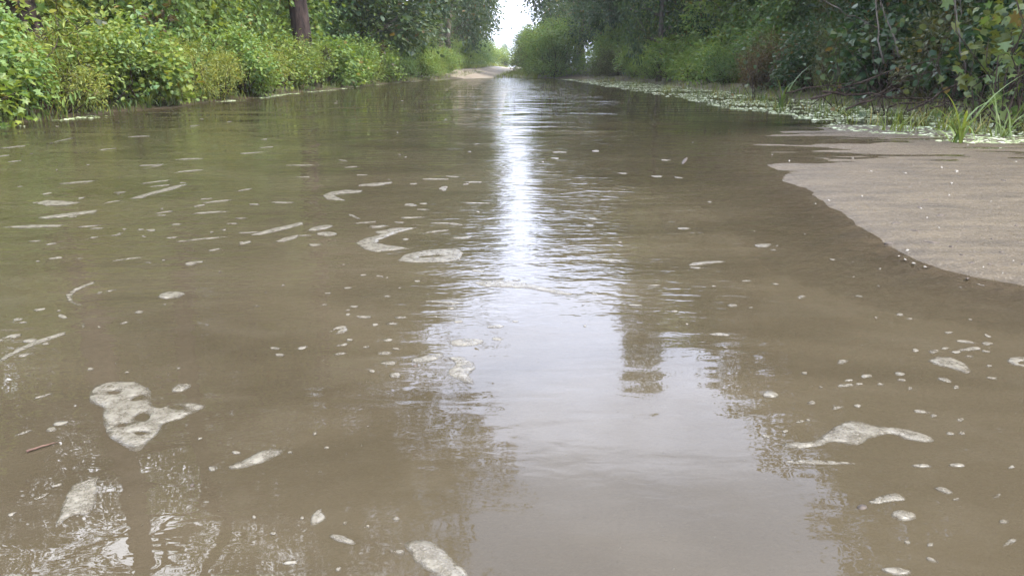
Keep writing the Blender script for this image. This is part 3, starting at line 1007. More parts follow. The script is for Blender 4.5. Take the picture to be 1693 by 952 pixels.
g = np.random.default_rng(41)
for i in range(200):
    y = 6.2 + 34 * g.random() ** 1.9
    x = 3.45 + 1.6 * g.random() + 0.25 * g.normal()
    x = min(x, Rr(y, 0.2))
    tuft((TUFT + LOOSE_TUFT)[g.integers(7)], x, y, 0.9 + 0.9 * g.random(), g.random() * 6.28, 'small grass tuft standing in the shallow weedy water along the shaded bank',
         'grass tufts in the flooded weedy margin', (GR1, GR2, GR3)[g.integers(3)])
# tufts that stand apart in the photograph
named = [(1585, 236, 1.25, GR1, 'tall arching grass clump at the back edge of the wet sand'), (1660, 226, 1.05, GR2, 'thin grass clump beside the tall arching clump near the frame edge'),
         (1375, 170, 1.5, GR1, 'bright arching grass tuft behind the back corner of the wet sand'), (1290, 178, 1.5, GR2, 'grass tuft among floating litter straight before the brush pile'),
         (1215, 152, 1.7, GR1, 'upright grass tuft before the dark hollow in the shaded bank'), (1450, 208, .8, GR1, 'low grass tuft on the scum at the back edge of the sand')]
ARCH = blades('grass_tuft', 14, 0.03, 0.22, 0.46, 0.012, 331, 1.05, segs=8)
for i, (px, py, s, c, lb) in enumerate(named):
    p = ground(px, py)
    tuft(ARCH if i < 4 else TUFT[i % 4], p[0], p[1], s * (1.35 if i < 4 else 1), i * 2.2 + 0.6, lb, None, c, z=-0.01)

for i, (px, py, s_, c, lb) in enumerate([(108, 190, 1.5, (0.24, 0.19, 0.09), 'dry straw-coloured grass clump at the foot of the sunlit bank'), (262, 180, 1.3, (0.17, 0.20, 0.07), 'tall pale green grass clump leaning from the sunlit bank'),
                                         (300, 176, 1.1, (0.20, 0.20, 0.09), 'yellowing grass clump beside the leaning pale green clump'), (395, 163, 1.2, (0.13, 0.17, 0.06), 'green grass clump at the middle of the sunlit bank'),
                                         (20, 204, 1.1, (0.14, 0.18, 0.06), 'green grass clump at the frame edge of the sunlit bank')]):
    p = ground(px, py)
    tuft(ARCH, p[0] - 0.12, p[1], s_, i * 1.7, lb, None, c)

# uncountable grass along both banks
bl = []
g = np.random.default_rng(51)
for i in range(5200):
    y = 5 + 50 * g.random() ** 1.5
    if g.random() < 0.62:
        x = L(y, 0.02 + abs(g.normal()) * 0.35)
    else:
        x = Rr(y, -0.1 + abs(g.normal()) * 0.5)
    bl.append((x, y, 0))
bl = np.array(bl)
bl[:, 2] = terrain(bl[:, 0], bl[:, 1]) - 0.02
bg_o = bpy.data.objects.new('bank_grass', blades('bank_grass', len(bl), 0, 0.08, 0.30, 0.009, 52, 0.55, base=bl, segs=3))
COL.objects.link(bg_o)
bg_o.color = (0.11, 0.15, 0.04, 1)
tag(bg_o, 'thin green grass fringing both flooded banks', 'grass', kind='stuff')
bl = []
for i in range(5200):
    y = 46 + 50 * g.random()
    x = -2.6 + 2.4 * float(sm(y, 44, 90)) + 9.0 * float(sm(y, 82, 132)) + (1 if g.random() < 0.45 else -1) * (1.5 + 2.6 * g.random())
    bl.append((x, y, 0))
bl = np.array(bl)
bl[:, 2] = terrain(bl[:, 0], bl[:, 1])
vg = bpy.data.objects.new('verge_grass', blades('verge_grass', len(bl), 0, 0.12, 0.42, 0.03, 53, 0.5, base=bl, segs=2))
COL.objects.link(vg)
vg.color = (0.16, 0.19, 0.05, 1)
tag(vg, 'sunlit grass beside the dry dirt road', 'grass', kind='stuff')


# ------------------------------------------------------------------ shaded bank: vine leaves, stems, fallen branches
def vine_mesh(seed, n, w, h, size, tmpl=LEAF_BROAD):
    g = np.random.default_rng(seed)
    P = np.stack([g.normal(size=n) * w * 0.35, g.normal(size=n) * 0.18, g.random(n) ** 0.8 * h], 1)
    O = unit(np.array([-0.3, -0.8, -0.2]) + g.normal(size=(n, 3)) * 0.6)
    fol = leaves('foliage', P, O, size * (0.6 + 0.6 * g.random(n)), tmpl, M_LEAF, g, 0.5, 0.5)
    paths = []
    for i in range(max(4, n // 7)):
        t = P[g.integers(n)]
        paths.append((wobble((g.normal() * 0.15, g.normal() * 0.1, -0.1), t, 5, 0.06, g), np.linspace(0.008, 0.003, 6)))
    return (('foliage', fol), ('stem', tubes('stem', paths, M_TWIG, 5)))


PALE_LEAF = (0.062, 0.092, 0.050)
VINES = [vine_mesh(401, 60, 1.3, 1.5, 0.07), vine_mesh(402, 44, 1.1, 1.3, 0.075), vine_mesh(403, 170, 0.6, 1.2, 0.11, LEAF_LOBED)]
for i, (px, py, y, v, c, lb) in enumerate([
        (1690, 190, 6.7, 2, (0.10, 0.145, 0.045), 'large-leaved yellow-green vine hanging at the near end of the shaded bank'),
        (1460, 150, 9.2, 0, PALE_LEAF, 'pale-leaved vine before the dark hollow of the shaded bank'),
        (1380, 140, 10.6, 1, PALE_LEAF, 'pale-leaved vine over the dark shrub behind the brush pile'),
        (1240, 130, 14.0, 0, PALE_LEAF, 'pale-leaved vine halfway along the shaded front row'),
        (1560, 160, 8.6, 1, (0.10, 0.12, 0.05), 'dull green vine with few large leaves above the brush pile'),
        (1640, 150, 7.6, 2, (0.10, 0.125, 0.04), 'dense large-leaved vine just behind the near end of the shaded bank')]):
    p = at_depth(px, py, y)
    plant('vine', VINES[v], p[0], y, 0.3 * i, 1.0, lb, 'vine', 'large-leaved vines on the shaded bank', c)

g = np.random.default_rng(61)


def branch_thing(name, pts, r0, lb, grp, mat=M_TWIG, side=3, seed=0):
    gg = np.random.default_rng(seed + 900)
    pts = [np.array(p, float) for p in pts]
    o0 = pts[0].copy()
    n = 8
    path = []
    for i in range(n + 1):
        t = i / n * (len(pts) - 1)
        k = min(int(t), len(pts) - 2)
        p = pts[k] + (pts[k + 1] - pts[k]) * (t - k)
        path.append(p - o0 + gg.normal(size=3) * min(0.012, 0.02 * float(np.linalg.norm(pts[-1] - pts[0]))) * np.array([1, 1, 0.0 if r0 < 0.004 else 1]))
    paths = [(path, np.linspace(r0, r0 * 0.35, n + 1))]
    for s in range(side):
        k = 2 + gg.integers(n - 3)
        d = unit(gg.normal(size=3) + np.array([0, 0, 0.3])) * (0.15 + 0.3 * gg.random())
        paths.append((wobble(path[k], path[k] + d, 4, 0.08, gg), np.linspace(r0 * 0.45, r0 * 0.12, 5)))
    o = bpy.data.objects.new(name, tubes(name, paths, mat, 6))
    COL.objects.link(o)
    o.location = tuple(o0)
    tag(o, lb, name.replace('_', ' '), grp)
    return o


fallen = [((1340, 165, 8.6), (1450, 125, 8.9), (1560, 95, 9.2), .014, 'long thin fallen branch arching up out of the brush pile'),
          ((1400, 180, 8.2), (1480, 150, 8.3), (1530, 170, 8.5), .012, 'bowed fallen branch low in the brush pile'),
          ((1500, 185, 7.9), (1580, 140, 8.0), (1650, 118, 8.2), .013, 'forked fallen branch leaning on the shaded bank above the arching grass'),
          ((1360, 150, 8.8), (1440, 158, 8.7), (1560, 168, 8.5), .016, 'thick fallen branch lying flat in the brush pile'),
          ((1540, 178, 7.9), (1600, 160, 7.9), (1690, 165, 7.6), .011, 'thin fallen branch lying behind the arching grass'),
          ((1300, 155, 9.4), (1370, 140, 9.4), (1430, 148, 9.3), .010, 'short fallen twig at the far end of the brush pile'),
          ((1420, 172, 8.4), (1500, 128, 8.8), (1590, 108, 9.0), .009, 'slender curved twig rising through the brush pile'),
          ((1470, 176, 8.2), (1530, 165, 8.3), (1620, 178, 8.0), .012, 'dark twig lying along the foot of the brush pile')]
for i, (a, b, c, r, lb) in enumerate(fallen):
    branch_thing('fallen_branch', [at_depth(*a), at_depth(*b), at_depth(*c)], r, lb, 'fallen branches in the brush pile', side=5, seed=i)
stems = [((1600, 130, 8.6), (1580, 40, 8.7), (1572, -120, 8.9), .010, 'thin upright bare stem above the brush pile'),
         ((1460, 108, 9.4), (1452, 50, 9.5), (1440, -60, 9.7), .013, 'thin bare stem at the edge of the dark hollow'),
         ((1490, 95, 9.6), (1465, 30, 9.7), (1435, -50, 9.9), .012, 'bare stem leaning out of the dark hollow toward the road'),
         ((1460, 50, 9.8), (1400, 22, 9.6), (1340, -10, 9.6), .010, 'long bare twig slanting across the dark hollow')]
for i, (a, b, c, r, lb) in enumerate(stems):
    branch_thing('bare_stem', [at_depth(*a), at_depth(*b), at_depth(*c)], r, lb, 'bare stems in the shaded thicket', side=3, seed=40 + i, mat=M_BARK)
# vine-wrapped grey trunk far along the sunlit side
GREY = (('trunk', tubes('trunk', [(wobble((0, 0, -.3), (0.02, 0, 9), 8, .006, g), np.linspace(.20, .11, 9))], M_BARK, 12)),
        ('branch', tubes('branch', [(wobble((0, 0, 3.2 + k), (1.3 * math.cos(k * 2.4 + 2.6), 0.8 * math.sin(k * 2.4 + 2.6), 5.2 + k), 4, .06, g), np.linspace(.12, .04, 5)) for k in range(4)], M_BARK, 7)))
p = at_depth(757, 100, 58)
gv = np.random.default_rng(95)
Cv, Ov = clusters_in([(0.02 * k, 0, 0.6 + 0.62 * k, .42, .42, .5) for k in range(9)], 16, gv, 0.6)
Pv = np.repeat(Cv, 16, 0) + gv.normal(size=(len(Cv) * 16, 3)) * 0.14
GREY = GREY + (('foliage', leaves('foliage', Pv, np.repeat(Ov, 16, 0), 0.10 * (0.6 + 0.7 * gv.random(len(Pv))), LEAF_OVAL, M_LEAF, gv)),)
plant('dead_tree', GREY, p[0], 50.0, 0, 1.0, 'vine-wrapped grey dead tree standing before the tall dark trees', 'tree', None, (0.07, 0.105, 0.05))


# ------------------------------------------------------------------ foam and litter
def outline_mesh(name, pts, holes, mat, thick, jag, seed, cell=None):
    """a floating slab from a ground outline: ragged rim, domed top"""
    gg = np.random.default_rng(seed)
    pts = np.asarray(pts, float)
    c0 = pts.mean(0)
    per = np.linalg.norm(np.roll(pts, -1, 0) - pts, axis=1)
    tot = per.sum()
    n = int(np.clip(tot / (cell or 0.006), 14, 150))
    # closed smooth resample
    cum = np.concatenate([[0], np.cumsum(per)])
    pp = np.concatenate([pts, pts[:1]])
    ring = []
    for t in np.linspace(0, tot, n, endpoint=False):
        k = min(np.searchsorted(cum, t, 'right') - 1, len(pts) - 1)
        f = (t - cum[k]) / max(per[k], 1e-9)
        ring.append(pp[k] + (pp[k + 1] - pp[k]) * f)
    ring = np.array(ring)
    for _ in range(2):
        ring = 0.25 * np.roll(ring, 1, 0) + 0.5 * ring + 0.25 * np.roll(ring, -1, 0)
    nr = np.roll(ring, -1, 0) - np.roll(ring, 1, 0)
    nr = unit(np.stack([nr[:, 1], -nr[:, 0]], 1))
    ring = ring + nr * (jag * fbm(np.arange(n) * 0.35, np.zeros(n), seed * 0.37, 3))[:, None]
    ring = ring - c0
    hp = []
    for h in holes:
        h = np.asarray(h, float)
        if len(h) < 3:
            continue
        hp.append(h - c0)
    lo, hi = ring.min(0), ring.max(0)
    size = max(hi - lo)
    m = 9 if size < 0.03 else 60 if size < 0.1 else 420
    if cell and m > 60:
        m = 220
    Q = lo + gg.random((m, 2)) * (hi - lo)
    dq = poly_sdf(Q[:, 0], Q[:, 1], ring)
    Q = Q[dq > size * 0.012]
    co = [Vector(p) for p in ring] + [Vector(p) for p in Q]
    faces = [list(range(n))]
    k = len(co)
    for h in hp:
        co += [Vector(p) for p in h]
        k += len(h)
    ev = [(i, (i + 1) % n) for i in range(n)]
    k = n + len(Q)
    for h in hp:
        ev += [(k + i, k + (i + 1) % len(h)) for i in range(len(h))]
        k += len(h)
    vo, eo, fo, *_ = delaunay_2d_cdt(co, ev, [], 0, 1e-7)
    V2 = np.array([(v.x, v.y) for v in vo])
    cen = np.array([V2[list(f)].mean(0) for f in fo])
    keep = poly_sdf(cen[:, 0], cen[:, 1], ring) > 0
    for h in hp:
        keep &= poly_sdf(cen[:, 0], cen[:, 1], h) < 0
    fo = [f for f, q in zip(fo, keep) if q]
    d = poly_sdf(V2[:, 0], V2[:, 1], ring)
    for h in hp:
        d = np.minimum(d, np.abs(poly_sdf(V2[:, 0], V2[:, 1], h)))
    dm = max(d.max(), 1e-5)
    top = thick * np.sqrt(np.clip(d / min(dm, 0.012), 0, 1)) + thick * 0.35 * fbm(V2[:, 0] * 60, V2[:, 1] * 60, seed * .1) * (d > 0.002) + 0.0006
    nv = len(V2)
    V = np.concatenate([np.column_stack([V2, top]), np.column_stack([V2, np.full(nv, -0.002)])])
    F = [tuple(f) for f in fo] + [tuple(nv + i for i in reversed(f)) for f in fo]
    cnt = {}
    for f in fo:
        for i in range(len(f)):
            a, b = f[i], f[(i + 1) % len(f)]
            cnt[(a, b)] = 1
    for (a, b) in list(cnt):
        if (b, a) not in cnt:
            F.append((b, a, nv + a, nv + b))
    me = bpy.data.meshes.new(name)
    me.from_pydata([tuple(v) for v in V], [], F)
    fa = np.concatenate([d, d]) / min(dm, 0.014)
    at_ = me.attributes.new('film', 'FLOAT', 'POINT')
    at_.data.foreach_set('value', np.clip(fa, 0, 1).astype(np.float32))
    me.materials.append(mat)
    me.shade_smooth()
    return me, c0


def ell(cx, cy, w, h, ang=0, n=14, irr=0.0):
    a = R(ang)
    out = []
    for i in range(n):
        t = 2 * math.pi * i / n
        x, y = math.cos(t) * w / 2, math.sin(t) * h / 2
        if irr:
            f = 1 + irr * (math.sin(2 * t + cx) * 0.5 + math.sin(3 * t + cy) * 0.4 + math.sin(5 * t + cx * 3) * 0.3)
            x, y = x * f, y * f
        out.append((cx + x * math.cos(a) - y * math.sin(a), cy + x * math.sin(a) + y * math.cos(a)))
    return out


def foam(name, pxs, holes, lb, grp, mat=M_FOAM, thick=0.0016, jag=0.003, seed=1, cat='foam', z=0.0):
    P = [ground(*p) for p in pxs]
    H = [[ground(*p) for p in h] for h in holes]
    me, c = outline_mesh(name, P, H, mat, thick, jag, seed)
    o = bpy.data.objects.new(name, me)
    COL.objects.link(o)
    o.location = (c[0], c[1], z)
    tag(o, lb, cat, grp)
    return o


BIG = [
    ([(148, 650), (160, 636), (195, 630), (228, 632), (250, 645), (248, 668), (262, 676), (290, 667), (318, 664), (330, 668), (346, 669), (325, 681), (300, 691), (270, 700), (268, 712), (250, 725),
      (238, 742), (222, 748), (205, 738), (185, 725), (175, 710), (170, 690), (172, 672), (155, 668), (146, 660)],
     [ell(188, 649, 20, 6), ell(229, 658, 22, 6, -18), ell(235, 690, 26, 14, -10), ell(292, 673, 26, 8, 8), ell(201, 703, 16, 5, -8), ell(232, 716, 20, 5)],
     'largest foam patch, three-armed with holes, on the brown near water'),
    ([(168, 786), (160, 802), (161, 830), (154, 846), (140, 852), (120, 850), (100, 866), (90, 872), (95, 855), (103, 840), (108, 815), (125, 800), (145, 793)], [], 'leaf-shaped foam patch below the largest foam patch'),
    ([(665, 898), (690, 893), (715, 897), (735, 907), (745, 920), (770, 945), (785, 972), (740, 972), (715, 950), (690, 935), (680, 915)], [], 'broad foam tongue beside the sky reflection at the very front'),
    ([(1285, 735), (1310, 731), (1345, 730), (1362, 718), (1395, 697), (1420, 696), (1450, 705), (1480, 706), (1520, 715), (1548, 727), (1530, 732), (1500, 726), (1470, 716), (1440, 724), (1415, 736), (1380, 729),
      (1350, 738), (1310, 742)], [], 'long winged foam streak with a bright domed middle'),
    ([(1534, 597), (1545, 590), (1572, 590), (1595, 600), (1607, 612), (1600, 618), (1575, 610), (1550, 604)], [], 'slanted glossy foam lozenge beneath the row of small foam dashes'),
    ([(741, 590), (770, 591), (785, 602), (789, 608), (774, 615), (786, 636), (770, 634), (745, 622), (737, 617), (748, 608), (752, 600)], [], 'hourglass foam patch touching the edge of the sky reflection'),
    ([(655, 432), (668, 421), (690, 416), (720, 412), (755, 411), (767, 418), (762, 429), (740, 434), (710, 434), (690, 435)], [ell(712, 424, 38, 3, -4)], 'wide flat foam raft split by a dark seam'),
    ([(692, 376), (650, 377), (618, 384), (628, 389), (605, 393), (587, 402), (600, 411), (620, 417), (680, 411), (640, 405), (622, 402), (630, 396), (662, 384)], [], 'hook-shaped foam swirl above the wide flat foam raft'),
    ([(600, 315), (570, 314), (545, 318), (532, 323), (540, 330), (572, 332), (558, 326), (552, 322), (575, 320), (598, 318)], [], 'small hooked foam swirl beside the trunk reflection'),
    (ell(1690, 598, 52, 16, 4), [ell(1692, 600, 18, 6)], 'ring of foam with an open centre at the near end of the foam dashes'),
    ([(676, 596), (700, 588), (732, 584), (735, 590), (712, 599), (690, 601)], [], 'ragged foam wedge left of the hourglass foam patch'),
    (ell(770, 566, 62, 13, -3), [], 'thin translucent foam oval above the hourglass foam patch'),
    ([(543, 551), (556, 540), (570, 538), (577, 544), (570, 551), (552, 553), (560, 547), (566, 543), (558, 543)], [], 'tiny curled foam hook among the foam spots'),
    (ell(653, 620, 22, 11, 4), [], 'round foam spot nearest below the cluster of foam dashes'),
    (ell(642, 600, 30, 8, 3), [], 'oval foam spot just above the round foam spot'),
    (ell(636, 584, 28, 6, 0), [], 'oval foam dash at the head of the foam spot cluster'),
    (ell(283, 488, 46, 12, -6), [], 'lone almond-shaped foam patch on calm brown water'),
    (ell(300, 641, 36, 13, -16), [], 'small foam oval up and away from the largest foam patch'),
    ([(0, 560), (20, 553), (38, 551), (34, 557), (15, 562), (-10, 566)], [ell(12, 560, 14, 4, -8)], 'bright foam shard with a slit at the frame edge'),
    (ell(50, 563, 28, 7, -8), [], 'foam fleck beside the bright slit foam shard'),
    ([(0, 600), (25, 585), (60, 570), (110, 552), (108, 548), (60, 563), (22, 580), (0, 592)], [], 'long thin foam thread curving over the shallow side'),
    ([(108, 488), (122, 478), (158, 464), (156, 468), (128, 480), (118, 490), (122, 500), (138, 504), (130, 506), (112, 498)], [], 'thin foam thread bent like a sickle'),
    ([(413, 389), (450, 378), (500, 367), (502, 371), (470, 380), (430, 389)], [], 'slanting foam streak nearest the trunk reflection'),
    ([(454, 400), (470, 393), (495, 388), (490, 394), (470, 400)], [], 'short foam streak just below the slanting foam streak'),
    (ell(530, 377, 44, 7, -10), [], 'foam streak on the trunk reflection, upper of a pair'),
    (ell(540, 387, 36, 7, 0), [], 'foam streak on the trunk reflection, lower of a pair'),
    ([(212, 329), (235, 322), (290, 307), (312, 304), (285, 314), (250, 322), (235, 328)], [], 'ragged double foam streak on green reflections'),
    ([(60, 360), (110, 353), (162, 347), (160, 351), (110, 358), (75, 362)], [], 'long foam streak on the sunlit side, under the branching streak'),
    ([(0, 376), (50, 372), (108, 372), (95, 375), (40, 377)], [], 'long flat foam streak at the sunlit frame edge'),
    ([(60, 337), (75, 331), (110, 333), (135, 335), (110, 339), (75, 340)], [], 'branching foam streak under the yellow reflection'),
    ([(780, 467), (830, 462), (880, 470), (950, 486), (940, 489), (870, 477), (800, 474)], [], 'foam edge crossing the glittering sky reflection'),
    ([(1245, 404), (1278, 403), (1270, 409), (1250, 409)], [], 'flat foam chip below the tip of the wet sand'),
    ([(1258, 652), (1272, 645), (1290, 652), (1284, 658), (1262, 657)], [], 'bright white foam blob right of the sky reflection'),
    (ell(1494, 852, 48, 19, 6), [], 'bright blurred foam oval in the near shaded corner'),
    ([(1430, 832), (1460, 818), (1485, 814), (1503, 828), (1480, 828), (1450, 833)], [], 'teardrop foam streak just above the bright blurred oval'),
    ([(1450, 940), (1480, 936), (1515, 945), (1500, 952), (1465, 948)], [], 'low foam streak at the front edge of the shaded corner'),
    ([(1540, 806), (1560, 804), (1578, 814), (1570, 818), (1550, 812)], [], 'short slanting foam dash above the teardrop foam streak'),
    ([(1655, 905), (1668, 890), (1682, 889), (1680, 897), (1665, 902)], [], 'comma-shaped foam fleck in the near shaded corner'),
    (ell(1523, 770, 42, 6, 1), [], 'thin flat foam dash, first of a level pair near the winged streak'),
    (ell(1582, 769, 34, 7, 0), [], 'thin flat foam dash, second of a level pair near the winged streak'),
    ([(1290, 764), (1330, 760), (1380, 762), (1420, 766), (1380, 768), (1330, 767)], [], 'long faint foam band under the winged foam streak'),
    ([(373, 772), (400, 762), (430, 745), (465, 741), (472, 746), (440, 762), (410, 772), (385, 776)], [], 'frothy foam streak beside the framed sky window reflection'),
    ([(540, 882), (560, 883), (585, 893), (592, 902), (575, 900), (552, 893)], [], 'slanted foam fleck left of the front foam tongue'),
    ([(640, 910), (655, 907), (672, 911), (668, 917), (650, 916)], [], 'small foam spot touching the front foam tongue'),
    ([(513, 858), (522, 842), (536, 838), (530, 850), (545, 853), (530, 862), (515, 873), (512, 866)], [], 'crumpled foam scrap above the slanted foam fleck'),
]
for i, (pts, holes, lb) in enumerate(BIG):
    foam('foam_patch', pts, holes, lb, 'foam patches on the brown water', seed=i + 1, jag=0.004 if i < 7 else 0.0015)

# flecks: (x, y, w, h, angle) read off the photograph, then the finer scatter
FL = [(575, 520, 8, 4, 0), (602, 524, 30, 4, 2), (585, 507, 14, 3, 0), (620, 537, 12, 4, 0), (648, 535, 20, 6, 4), (662, 525, 20, 5, 2), (640, 562, 22, 5, 0), (578, 562, 12, 5, 0), (605, 574, 10, 4, -10),
      (455, 576, 16, 6, 8), (500, 575, 18, 6, -6), (462, 587, 16, 6, 8), (567, 570, 18, 5, -10), (562, 585, 20, 5, -6), (615, 614, 12, 5, -8), (655, 577, 12, 4, 0), (735, 500, 60, 4, 2), (745, 510, 14, 4, 0),
      (758, 532, 18, 5, 0), (720, 524, 10, 3, 0), (820, 540, 28, 7, 0), (822, 560, 22, 7, 0), (320, 435, 32, 6, -12), (230, 516, 16, 5, 0), (65, 512, 20, 5, -6), (30, 528, 22, 5, -6), (103, 523, 14, 9, 20), (42, 586, 30, 6, -14),
      (75, 568, 16, 5, -6), (38, 533, 14, 3, -6), (250, 381, 18, 4, -2), (292, 371, 16, 3, 0), (238, 391, 8, 4, 0), (285, 393, 18, 3, -4), (272, 351, 24, 3, -8), (330, 340, 20, 3, -6), (360, 333, 40, 3, -6), (405, 314, 24, 3, -8),
      (385, 370, 16, 3, 0), (370, 380, 10, 3, 0), (405, 402, 20, 5, -14), (355, 413, 20, 3, -8), (350, 384, 8, 3, 0), (466, 335, 30, 4, 0), (420, 338, 20, 3, -2), (398, 361, 18, 3, 0), (245, 434, 10, 3, 0), (270, 430, 8, 3, 0),
      (733, 312, 16, 8, 0), (678, 339, 22, 5, 0), (700, 337, 14, 3, 0), (620, 305, 60, 5, -4), (770, 305, 10, 3, 0), (585, 358, 18, 5, 20), (605, 368, 30, 3, -4), (625, 375, 22, 4, -8), (680, 360, 36, 3, -2), (660, 368, 16, 3, 0),
      (740, 370, 60, 3, 4), (720, 383, 50, 3, -6), (765, 393, 40, 3, -2), (520, 405, 24, 4, 0), (670, 396, 14, 4, 0), (790, 448, 24, 4, 6), (640, 490, 12, 3, 0), (600, 455, 10, 3, 0), (575, 476, 14, 3, 0), (690, 465, 12, 3, 0),
      (1100, 265, 14, 3, 0), (1086, 292, 20, 3, 0), (925, 252, 20, 3, 0), (918, 262, 12, 3, 0), (985, 250, 14, 3, 0), (1030, 287, 16, 3, 0), (980, 362, 16, 4, 0), (975, 372, 14, 3, 0), (1130, 378, 24, 3, 0), (1165, 435, 50, 6, -4),
      (1150, 443, 20, 4, 0), (1210, 505, 20, 5, 4), (1115, 515, 12, 4, 0), (1050, 505, 22, 4, 0), (1190, 553, 30, 7, 4), (1200, 575, 10, 4, 0), (1005, 430, 50, 5, 3), (1325, 491, 16, 5, -14), (1393, 598, 22, 7, -10), (1330, 617, 12, 5, 0),
      (1513, 579, 12, 6, 4), (1543, 581, 18, 7, 4), (1562, 576, 16, 4, 0), (1581, 582, 18, 5, 2), (1604, 577, 32, 8, -4), (1596, 565, 32, 5, 4), (1632, 568, 24, 6, 2), (1633, 555, 14, 5, 14), (1568, 550, 14, 4, 0), (1603, 589, 14, 5, -4),
      (1630, 581, 16, 4, 10), (1488, 618, 20, 7, 2), (1490, 628, 14, 5, 4), (1432, 622, 20, 8, -12), (1397, 637, 26, 7, -4), (1420, 635, 12, 4, -8), (1455, 635, 12, 4, 4), (1403, 629, 14, 4, -6), (1562, 628, 26, 8, 16), (1581, 640, 10, 6, -20),
      (1635, 605, 8, 5, 0), (1640, 625, 18, 5, 0), (1505, 642, 8, 6, 0), (1523, 680, 26, 7, 8), (1544, 687, 12, 6, 0), (1384, 674, 20, 5, -14), (1418, 671, 14, 5, 4), (1342, 666, 14, 7, 8), (1357, 640, 6, 4, 0), (1587, 694, 12, 6, 0),
      (1571, 717, 14, 7, 0), (1590, 716, 9, 7, 0), (1322, 697, 14, 5, -6), (1336, 695, 10, 5, 0), (1298, 713, 10, 5, 0), (1268, 721, 16, 6, 0), (1488, 520, 14, 4, 0), (1504, 527, 10, 3, 0), (1660, 862, 16, 10, 0), (1648, 820, 12, 7, -20),
      (1538, 900, 14, 7, -10), (1540, 925, 22, 8, 14), (1500, 896, 14, 5, 0), (1580, 825, 10, 5, 0), (1672, 772, 12, 5, -20), (420, 855, 8, 5, 0), (500, 856, 7, 5, 0), (452, 882, 12, 5, 0), (480, 930, 22, 8, 0), (570, 865, 8, 5, 0),
      (655, 857, 10, 7, 0), (560, 940, 10, 9, -50), (608, 870, 6, 4, 0), (520, 717, 8, 6, 0), (455, 747, 14, 5, -14), (480, 748, 8, 5, 0), (540, 740, 10, 4, -14), (390, 748, 14, 8, 0), (350, 775, 14, 8, 20), (100, 700, 30, 7, -14),
      (85, 710, 18, 10, 0), (40, 715, 30, 4, -16), (70, 655, 30, 3, -16), (95, 802, 20, 5, -20), (70, 820, 26, 5, -24), (20, 850, 14, 6, -24), (330, 725, 8, 4, 0), (150, 610, 12, 5, -14), (138, 538, 4, 10, 20), (210, 616, 8, 3, 0)]
g = np.random.default_rng(77)
while len(FL) < 245:
    px, py = g.random() * 1693, 165 + 380 * g.random() ** 0.9
    e = 205 - px * 0.109 if px < 850 else 112 + (px - 850) * 0.16
    if py < e + 14 or (px > 1240 and 205 < py < 480 - (1693 - px) * 0.3):
        continue
    q = max((py - 110) / 400, 0.15)
    FL.append((px, py, (4 + 16 * g.random() ** 2) * (0.6 + 0.5 * q), 1.6 + 2.6 * q * g.random(), -8 * (850 - px) / 850 + 4 * g.normal()))
n_st = len(FL) + 42
while len(FL) < n_st:
    px, py = g.random() ** 1.3 * 800, 215 + 215 * g.random()
    if py < 205 - px * 0.109 + 22:
        continue
    q = (py - 110) / 300
    FL.append((px, py, (18 + 55 * g.random() ** 1.7) * (0.5 + 0.6 * q), 1.6 + 1.8 * q * g.random(), -7 * (850 - px) / 850 + 2 * g.normal()))
for i, (x, y, w_, h_, a) in enumerate(FL):
    foam('foam_fleck', ell(x, y, w_ * 1.1, h_ * 0.85, a, 16, 0.35), [], 'small pale foam fleck floating on the muddy water', 'small foam flecks on the muddy water', thick=0.0012, jag=0.0012, seed=200 + i)


def scatter_mesh(name, pos, sizes, mat, seed, flat=0.35, z0=0.0):
    gg = np.random.default_rng(seed)
    V, F = [], []
    for (x, y, z), s in zip(pos, sizes):
        b = len(V)
        n = 6
        el = 0.28 + 0.8 * gg.random(); a0 = gg.random() * 6.28
        for k in range(n):
            t = 2 * math.pi * k / n
            r = s * (0.7 + 0.5 * gg.random())
            dx, dy = math.cos(t) * r * el, math.sin(t) * r
            V.append((x + dx * math.cos(a0) - dy * math.sin(a0), y + dx * math.sin(a0) + dy * math.cos(a0), z - 0.0006))
        V.append((x, y, z + s * flat))
        for k in range(n):
            F.append((b + k, b + (k + 1) % n, b + n))
    return mesh_obj(name, V, F, mat, smooth=True)


# dust of tiny foam bubbles, scum lines along the banks
pos, szs = [], []
g = np.random.default_rng(78)
for i in range(900):
    px, py = g.random() * 1750 - 30, 150 + 800 * g.random() ** 1.2
    e = 205 - px * 0.109 if px < 850 else 112 + (px - 850) * 0.16
    if py < e + 4 or g.random() < 0.35 * (fbm(px * 0.01, py * 0.02, 4) < 0):
        continue
    p = ground(px, py)
    if tz(p[0], p[1]) > -0.004:
        continue
    pos.append((p[0], p[1], 0.0)); szs.append((0.4 + 1.3 * g.random() ** 3) * 0.0022 * (0.6 + 0.3 * p[1]))
tag(scatter_mesh('foam_specks', pos, szs, M_FOAM, 5), 'tiny foam bubbles dotted over the muddy water', 'foam', kind='stuff')
pos, szs = [], []
for i in range(2300):
    y = 5 + 40 * g.random() ** 1.4
    x = L(y, -0.03 - abs(g.normal()) * 0.10 + 0.04)
    if fbm(y * 1.3, 0.5, 9) > 0.02:
        continue
    pos.append((x, y, 0.001)); szs.append(0.008 + 0.022 * g.random() ** 2)
tag(scatter_mesh('foam_scum', pos, szs, M_PALE, 6, 0.2), 'pale scum line along the foot of the sunlit bank', 'scum', kind='stuff')
pos, szs = [], []
